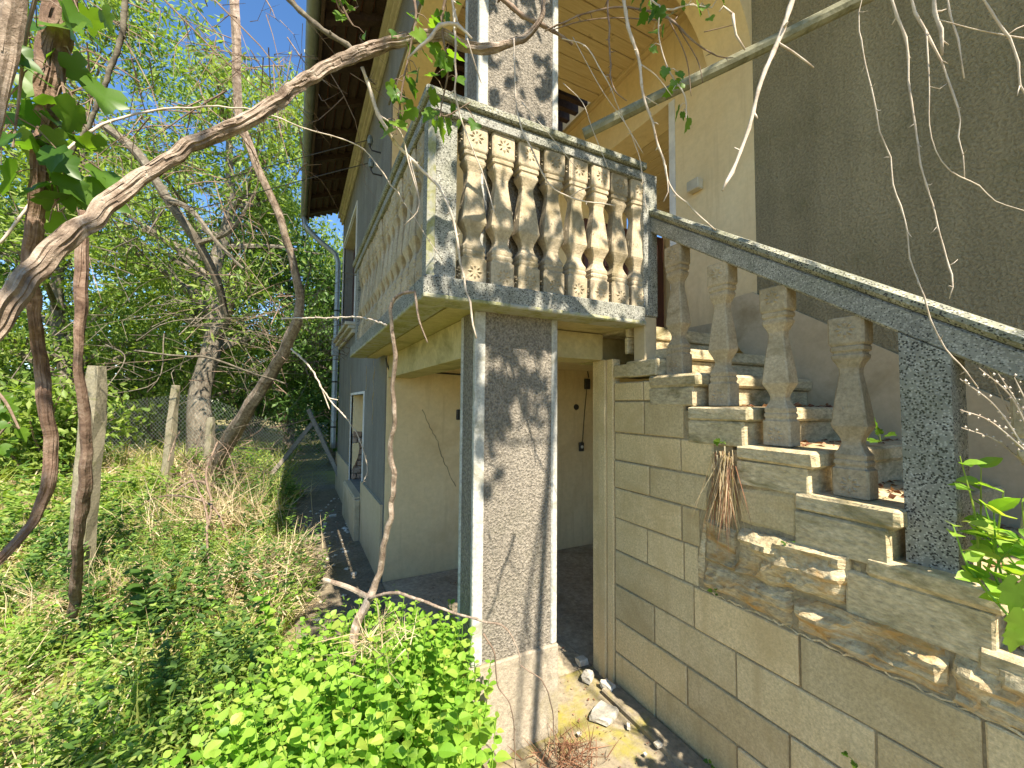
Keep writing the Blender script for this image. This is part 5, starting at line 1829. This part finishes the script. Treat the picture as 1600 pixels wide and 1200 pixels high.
def single_weed(px, py, d, h, nleaf, size, label, seed, mat='leaf_weed', shape=OLEAF, arch=0.12, lance=1.0):
    """one plant one can pick out; leaves are parts"""
    rnd = random.Random(seed)
    top = at(px, py, d)
    b_ = Vector((top.x, top.y, top.z - h))
    t = empty('weed_plant', b_, label, 'plant')
    mb = MB()
    tip = top + Vector((rnd.uniform(-arch, arch), rnd.uniform(-arch, arch), 0))
    P, R_ = crom([b_ - Vector((0, 0, .05)), b_.lerp(tip, .5) + Vector((rnd.uniform(-.03, .03), rnd.uniform(-.03, .03), 0)), tip], [.006, .005, .002], .02)
    mb.tube(P, R_, 6)
    mb.build('stem', MT[mat], t)
    me = shape.copy(); me.materials.clear(); me.materials.append(MT[mat])
    if lance != 1.0:
        for v in me.vertices: v.co.x *= lance
    for i in range(nleaf):
        f = 0.12 + 0.88 * i / nleaf
        p = P[min(len(P) - 1, int(f * (len(P) - 1)))]
        az = i * 2.4 + rnd.uniform(-.4, .4)
        al = Vector((math.cos(az), math.sin(az), rnd.uniform(-.1, .6)))
        place_leaf(me, t, p, al, Vector((rnd.uniform(-.3, .3), rnd.uniform(-.5, .1), 1)), size * (1.25 - .65 * f) * rnd.uniform(.8, 1.2))
    return t


single_weed(238, 872, 2.9, .62, 30, .15, 'upright dark leafy weed standing alone in the dry grass', 1, 'leaf_dark', lance=.8)
single_weed(212, 960, 2.7, .42, 26, .12, 'second upright weed just in front of the lone dark one', 2, 'leaf_weed', lance=.6)
single_weed(330, 880, 3.2, .5, 24, .11, 'leafy weed beside the straw tuft near the path', 3, 'leaf_weed', lance=.7)
single_weed(430, 905, 2.6, .45, 20, .08, 'thin stalk with paired leaves left of the bush top', 4, 'leaf_bush')
single_weed(560, 935, 2.2, .45, 18, .06, 'small leafy stalk poking out of the bush by the vine', 5, 'leaf_bush')
single_weed(90, 900, 3.1, .5, 26, .10, 'shaded weed at the foot of the tall concrete post', 6, 'leaf_dark')

# ------------------------------------------------------------------ the bright bush by the column
RNG = np.random.default_rng(55)
rnd = random.Random(55)
bush = empty('leafy_bush', (0.35, 1.75, -0.05), 'bright green leafy bush growing against the foot of the column', 'bush')
stems = MB()
cand = []
tries = 0
nst = 0
while nst < 330 and tries < 5000:
    tries += 1
    bx, by = rnd.uniform(-0.35, 0.86), rnd.uniform(0.95, 2.55)
    if bx > 0.70 and by > 1.72: continue
    if bx < 0.0 + (by - 1.7) * 0.30 - 0.28: continue
    if bx > 0.62 and by < 1.2: continue
    e = ((bx - 0.36) / 0.62) ** 2 + ((by - 1.75) / 0.85) ** 2
    if e > 1: continue
    dv = Vector((bx, by, 0.35)) - EYE
    if 800 + FPX * dv.dot(RIGHT) / dv.dot(FWD) > 742: continue
    h = (0.62 - 0.26 * e) * rnd.uniform(.82, 1.1)
    if by < 1.5: h *= 0.72 + 0.28 * (by - .95) / .55
    lx, ly = rnd.gauss(0, .05) + .10 * (bx - .36), rnd.gauss(0, .05) - .05
    p0 = Vector((bx, by, -.06)); p2 = Vector((bx + lx, by + ly, h)); p1 = p0.lerp(p2, .5) + Vector((rnd.gauss(0, .015), rnd.gauss(0, .015), 0))
    P, R_ = crom([p0, p1, p2], [.0035, .0028, .0015], .05)
    stems.tube(P, R_, 4, cap=False)
    nst += 1
    npair = int(h / .042)
    for j in range(npair):
        f = (j + 1.5) / (npair + 0.5)
        if f < .30: continue
        q = p0.lerp(p2, min(1, f)) + (p1 - p0.lerp(p2, .5)) * (4 * f * (1 - f) if f < 1 else 0)
        az = j * math.pi / 2 + rnd.uniform(-.5, .5) + nst
        for s in (0, math.pi):
            sz = (.060 - .030 * max(0, (f - .45)) / .55) * rnd.uniform(.5, 1.35)
            if rnd.random() < .05: sz *= 1.5
            al = Vector((math.cos(az + s), math.sin(az + s), rnd.uniform(-.25, .45) + .25 * f))
            no = Vector((rnd.gauss(0, .3), rnd.gauss(-.2, .3), 1.0))
            cand.append((q, al, no, sz, (q - EYE).length - .5 * f))
stems.build('stems', MT['leaf_bush'], bush)['kind'] = 'stuff'
cand.sort(key=lambda c: c[4] - c[3] * 5)
vis = []
rest = []
for c in cand:
    dd = (c[0] - EYE); u = dd.dot(RIGHT) / dd.dot(FWD); v = dd.dot(UP) / dd.dot(FWD)
    if len(vis) < 295 and abs(v) < 0.93 and c[0].z > .16: vis.append(c)
    else: rest.append(c)
for c in vis:
    place_leaf(OLEAF, bush, c[0], c[1], c[2], c[3] * 1.1)
o0 = np.array((0.35, 1.75, -0.05))
leaf_cloud('foliage', np.array([tuple(c[0]) for c in rest]) - o0, np.array([tuple(c[1]) for c in rest]), np.array([tuple(c[2]) for c in rest]),
           np.array([c[3] for c in rest]), np.array([c[3] * .78 for c in rest]), MT['leaf_bush'], bush, 'ovate', .10)['kind'] = 'stuff'


# ------------------------------------------------------------------ dry tufts, plants in the masonry, rubble
def tuft(name, base, n, ln, wd, mat, label, cat, seed, dirv=(0, 0, 1), spread=.5, jit=.03, droop=.15):
    global RNG
    RNG = np.random.default_rng(seed)
    P = np.array([tuple(base)]) + RNG.normal(size=(n, 3)) * np.array(jit)
    A = unit(np.array([dirv]) + RNG.normal(size=(n, 3)) * spread)
    o = leaf_cloud(name, P, A, rand_dirs(n), RNG.uniform(.5, 1.1, n) * ln, RNG.uniform(.6, 1.3, n) * wd, mat, None, 'blade', droop=droop)
    return tag(o, label, cat, kind='stuff')


b_ = on(1130, 716, 0, 1.622)
tuft('dried_plant', b_, 190, .30, .0045, MT['straw'], 'dried tuft hanging head down from a joint of the stair wall', 'dry plant', 71, (-.04, .02, -1), .13, (.008, .02, .02), .02)
tuft('dried_plant', b_ + Vector((-.004, 0, -.02)), 110, .34, .004, MT['red_straw'], 'dark roots inside the dried tuft on the stair wall', 'dry plant', 72, (0, 0, -1), .12, (.004, .02, .02), .02)
b_ = on(890, 1195, 2, 0.0)
tuft('dried_plant', b_ + Vector((0, .02, 0)), 240, .16, .004, MT['red_straw'], 'red brown dry grass heap at the right foot of the column', 'dry plant', 73, (0, -.2, .35), .6, (.07, .05, .008), .1)
tuft('dried_plant', at(588, 1010, 1.62), 120, .16, .004, MT['straw'], 'withered stalks in the middle of the bush at the vine foot', 'dry plant', 78, (0, -.2, .5), .7, (.06, .05, .03), .2)
tuft('dried_plant', at(430, 965, 3.1), 800, .42, .006, MT['straw'], 'pale drooping straw tuft between bush and path', 'dry plant', 74, (.1, -.1, -.45), .45, (.12, .10, .06), .15)
tuft('dried_plant', at(330, 800, 5.0) - Vector((0, 0, .1)), 600, .6, .008, MT['straw'], 'dry grey grass heap in front of the grey trunk', 'dry plant', 75, (0, 0, .5), .7, (.35, .25, .1), .15)
tuft('dried_plant', at(185, 930, 3.3), 1000, .36, .006, MT['straw'], 'bleached straw patch right of the tall concrete post', 'dry plant', 76, (0, -.2, .1), .8, (.30, .20, .05), .2)
tuft('dried_plant', at(430, 880, 3.8), 420, .40, .007, MT['straw'], 'bleached bent straw along the edge of the path', 'dry plant', 77, (.5, -.2, .1), .5, (.16, .2, .06), .3)

def sprig(px, py, x, n, size, label, seed, depth=None):
    rnd = random.Random(seed)
    b_ = on(px, py, 0, x) if depth is None else at(px, py, depth)
    t = empty('seedling', b_, label, 'plant')
    mb = MB()
    for i in range(n):
        e = b_ + Vector((-abs(rnd.gauss(0, .6)), rnd.gauss(0, .7), rnd.gauss(.4, .5))) * size
        mb.tube([b_, b_.lerp(e, .5) + Vector((0, 0, .1 * size)), e], [.0012, .001, .0008], 4)
        place_leaf(GLEAF, t, e, Vector((-rnd.random(), rnd.gauss(0, .7), rnd.gauss(-.1, .5))), Vector((-.7, -.2, .8)), size * rnd.uniform(.6, 1.1))
    mb.build('stem', MT['leaf_weed'], t)
    return t


sprig(1134, 694, 1.625, 4, .028, 'green seedling above the dried tuft on the stair wall', 1)
sprig(1226, 848, 1.628, 3, .016, 'tiny seedling in the joint under the fourth step', 2)
sprig(1118, 925, 1.625, 3, .020, 'seedling on the ledge where the render has broken off', 3)
sprig(1340, 1196, 1.62, 3, .022, 'seedling at the bottom edge on the block wall', 4)
sprig(1376, 690, 1.9, 6, .040, 'bright weed on the step behind the lower post', 5)
sprig(1108, 1190, 1.62, 3, .02, 'seedling at the foot of the block wall', 6)


def step_weed(px, py, d, h, n, size, label, seed):
    rnd = random.Random(seed)
    top = at(px, py, d)
    b_ = top - Vector((0, 0, h))
    t = empty('weed_plant', b_, label, 'plant')
    mb = MB()
    for s in range(max(2, n // 7)):
        e = top + Vector((rnd.gauss(0, .07), rnd.gauss(0, .05), rnd.uniform(-.12, .03)))
        P, R_ = crom([b_ + Vector((rnd.gauss(0, .03), rnd.gauss(0, .03), 0)), b_.lerp(e, .5) + Vector((rnd.gauss(0, .02), rnd.gauss(0, .02), 0)), e], [.003, .0025, .0012], .02)
        mb.tube(P, R_, 5)
        for i in range(7):
            p = P[rnd.randint(len(P) // 4, len(P) - 1)]
            place_leaf(OLEAF, t, p, Vector((rnd.gauss(0, 1), rnd.gauss(0, 1), rnd.uniform(0, .5))), Vector((rnd.gauss(0, .3), -.4, 1)), size * rnd.uniform(.6, 1.3))
    mb.build('stem', MT['leaf_bush'], t)
    return t


step_weed(1535, 722, 1.15, .32, 28, .050, 'bright leafy weed growing on the steps right of the post', 11)
step_weed(1585, 770, 1.05, .32, 28, .055, 'leafy weed at the right edge beside the steps', 12)
step_weed(1560, 820, .98, .22, 21, .060, 'low weed with broad leaves on the lowest visible step', 13)
tgl = empty('grapevine_shoot', at(1592, 900, .82), 'large dark green leaves at the right edge below the post', 'vine')
for (px, py, sz) in ((1592, 905, .085), (1600, 955, .08), (1585, 985, .05)):
    place_leaf(GLEAF, tgl, at(px, py, .82), Vector((.05, .1, -1)), Vector((-.5, -.8, .35)), sz)
mb = MB()
P, R_ = crom([at(1640, 880, .84), at(1610, 890, .83), at(1590, 910, .82)], [.003, .002, .0015], .02); mb.tube(P, R_, 5)
mb.build('stem', MT['vine_dark'], tgl)

# dry seed stalks right of the lower post
rnd = random.Random(90)
stk = empty('seed_stalks', at(1600, 740, 1.1), 'pale dry seed stalks right of the lower stair post', 'dry plant')
for (a, m, e) in (((1625, 740), (1560, 640), (1500, 592)), ((1625, 740), (1570, 630), (1542, 572)), ((1625, 700), (1590, 630), (1560, 584)), ((1620, 720), (1550, 660), (1500, 640)), ((1620, 742), (1560, 690), (1502, 668)), ((1615, 690), (1580, 620), (1530, 575)), ((1625, 670), (1600, 620), (1585, 590))):
    mb = MB()
    dd = rnd.uniform(1.0, 1.2)
    P, R_ = crom([at(*a, dd), at(*m, dd), at(*e, dd)], [.0022, .0018, .001], .008)
    mb.tube(P, R_, 5)
    for i in range(5, len(P), 2):
        c = P[i] + Vector((rnd.gauss(0, 1), rnd.gauss(0, 1), rnd.gauss(0, 1))) * .004
        s = rnd.uniform(.002, .0045)
        mb.add([c + Vector(v) * s for v in ((1, 0, 0), (-1, 0, 0), (0, 1, 0), (0, -1, 0), (0, 0, 1.3), (0, 0, -1.3))], [(0, 2, 4), (2, 1, 4), (1, 3, 4), (3, 0, 4), (2, 0, 5), (1, 2, 5), (3, 1, 5), (0, 3, 5)])
    mb.build('stalk', MT['twig'], stk)


def rock(c, size, label, seed, mat='rubble', name='rubble_stone', group='rubble on the apron', rz=0.0):
    bm = bmesh.new()
    bmesh.ops.create_icosphere(bm, subdivisions=2, radius=1.0)
    for v in bm.verts:
        p = v.co.copy()
        q = Vector((max(-.62, min(.62, p.x)), max(-.62, min(.62, p.y)), max(-.55, min(.55, p.z))))
        q *= 1 + .22 * mnoise.noise(p * 1.4 + Vector((seed * 3.1, 0, 0))) + .07 * mnoise.noise(p * 4 + Vector((0, seed, 0)))
        v.co = Vector((q.x * size[0], q.y * size[1], q.z * size[2])) * .8
    me = bpy.data.meshes.new(name)
    bm.to_mesh(me); bm.free()
    me.materials.append(MT[mat])
    o = bpy.data.objects.new(name, me)
    COL.objects.link(o)
    o.location = c
    o.rotation_euler = (random.uniform(-.1, .1), random.uniform(-.1, .1), rz)
    return tag(o, label, 'rubble', group)


def onfloor(px, py, z=0.0): return on(px, py, 2, z)


rock(onfloor(909, 1038) + Vector((0, 0, .02)), (.06, .05, .04), 'small grey stone deepest in the passage beside the column', 1)
rock(onfloor(918, 1062) + Vector((0, 0, .02)), (.075, .055, .04), 'grey stone in the passage next to the smallest one', 2, rz=.6)
rock(onfloor(950, 1078) + Vector((0, 0, .02)), (.05, .08, .04), 'upright grey chunk against the foot of the stair wall', 3, rz=.2)
rock(onfloor(944, 1118) + Vector((0, 0, .012)), (.14, .11, .03), 'flat pale slab of broken mortar in front of the doorway', 4, rz=.5)
rock(onfloor(991, 1120) + Vector((0, 0, .012)), (.03, .025, .02), 'small white chip beside the kerb', 5)
rock(onfloor(982, 1138) + Vector((0, 0, .012)), (.03, .016, .016), 'thin cream chip on the yellow stained concrete', 6, rz=.9)
rock(onfloor(1028, 1170) + Vector((0, 0, .02)), (.03, .025, .02), 'rounded white pebble on the kerb', 7)
rock(onfloor(1008, 1182) + Vector((0, 0, .01)), (.014, .012, .01), 'tiny white crumb near the bottom edge', 8)
rock(onfloor(905, 1150) + Vector((0, 0, .01)), (.02, .016, .012), 'white crumb beside the red brown grass', 9)
rock(onfloor(520, 808, -.02) + Vector((0, 0, .02)), (.09, .06, .03), 'white plaster piece lying on the shaded path', 10, group='rubble on the path')
rock(onfloor(553, 900, -.02) + Vector((0, 0, .02)), (.05, .04, .025), 'pale pebble on the path near the vine', 11, group='rubble on the path')
rock(onfloor(508, 820, -.02) + Vector((0, 0, .015)), (.05, .05, .025), 'grey plaster bit beside the white one on the path', 12, group='rubble on the path')
rock(onfloor(540, 864, -.02) + Vector((0, 0, .015)), (.07, .03, .02), 'long plaster crumb at the foot of the window wall', 13, group='rubble on the path')
RNG = np.random.default_rng(23)
mb = MB()
for k in range(60):
    c = Vector((RNG.uniform(0.15, 0.69), RNG.uniform(3.0, 7.8), 0))
    s = RNG.uniform(0.008, 0.035); c.z = -0.012 + s * .3
    vs = [c + Vector((a * s * RNG.uniform(.6, 1.3), b_ * s * RNG.uniform(.6, 1.3), d_ * s * .55)) for (a, b_, d_) in ((1, 0, 0), (-1, 0, 0), (0, 1, 0), (0, -1, 0), (0, 0, 1), (0, 0, -1))]
    mb.add(vs, [(0, 2, 4), (2, 1, 4), (1, 3, 4), (3, 0, 4), (2, 0, 5), (1, 2, 5), (3, 1, 5), (0, 3, 5)])
tag(mb.build('plaster_crumbs', MT['rubble']), 'plaster crumbs strewn along the shaded path', 'rubble', kind='stuff')
# loose grit and litter on the paving and the steps
RNG = np.random.default_rng(19)
n = 900
gxy = np.concatenate([np.stack([RNG.uniform(.95, 1.63, 450), RNG.uniform(.9, 3.6, 450), np.full(450, 0.0)], 1), np.stack([RNG.uniform(0.0, .7, 450), RNG.uniform(2.6, 8.0, 450), np.full(450, -.008)], 1)])
lt = leaf_cloud('litter', gxy, rand_dirs(n) * np.array([1, 1, .12]), rand_dirs(n, 2.0), RNG.uniform(.006, .022, n), RNG.uniform(.004, .012, n), MT['red_straw'], None, 'diamond', .2)
tag(lt, 'scattered crumbs and dead leaf bits on the paving and path', 'litter', kind='stuff')
n = 260
ks = RNG.integers(1, 6, n)
sy = np.array([STEPS[k][0] for k in ks]) + RNG.uniform(.03, .24, n); sz_ = np.array([STEPS[k][1] for k in ks]) + .004
lt = leaf_cloud('litter', np.stack([RNG.uniform(1.8, 2.55, n), sy, sz_], 1), rand_dirs(n) * np.array([1, 1, .15]), rand_dirs(n, 2.0), RNG.uniform(.02, .05, n), RNG.uniform(.01, .025, n), MT['red_straw'], None, 'diamond', .3)
tag(lt, 'brown dead leaves lying on the stone steps', 'litter', kind='stuff')
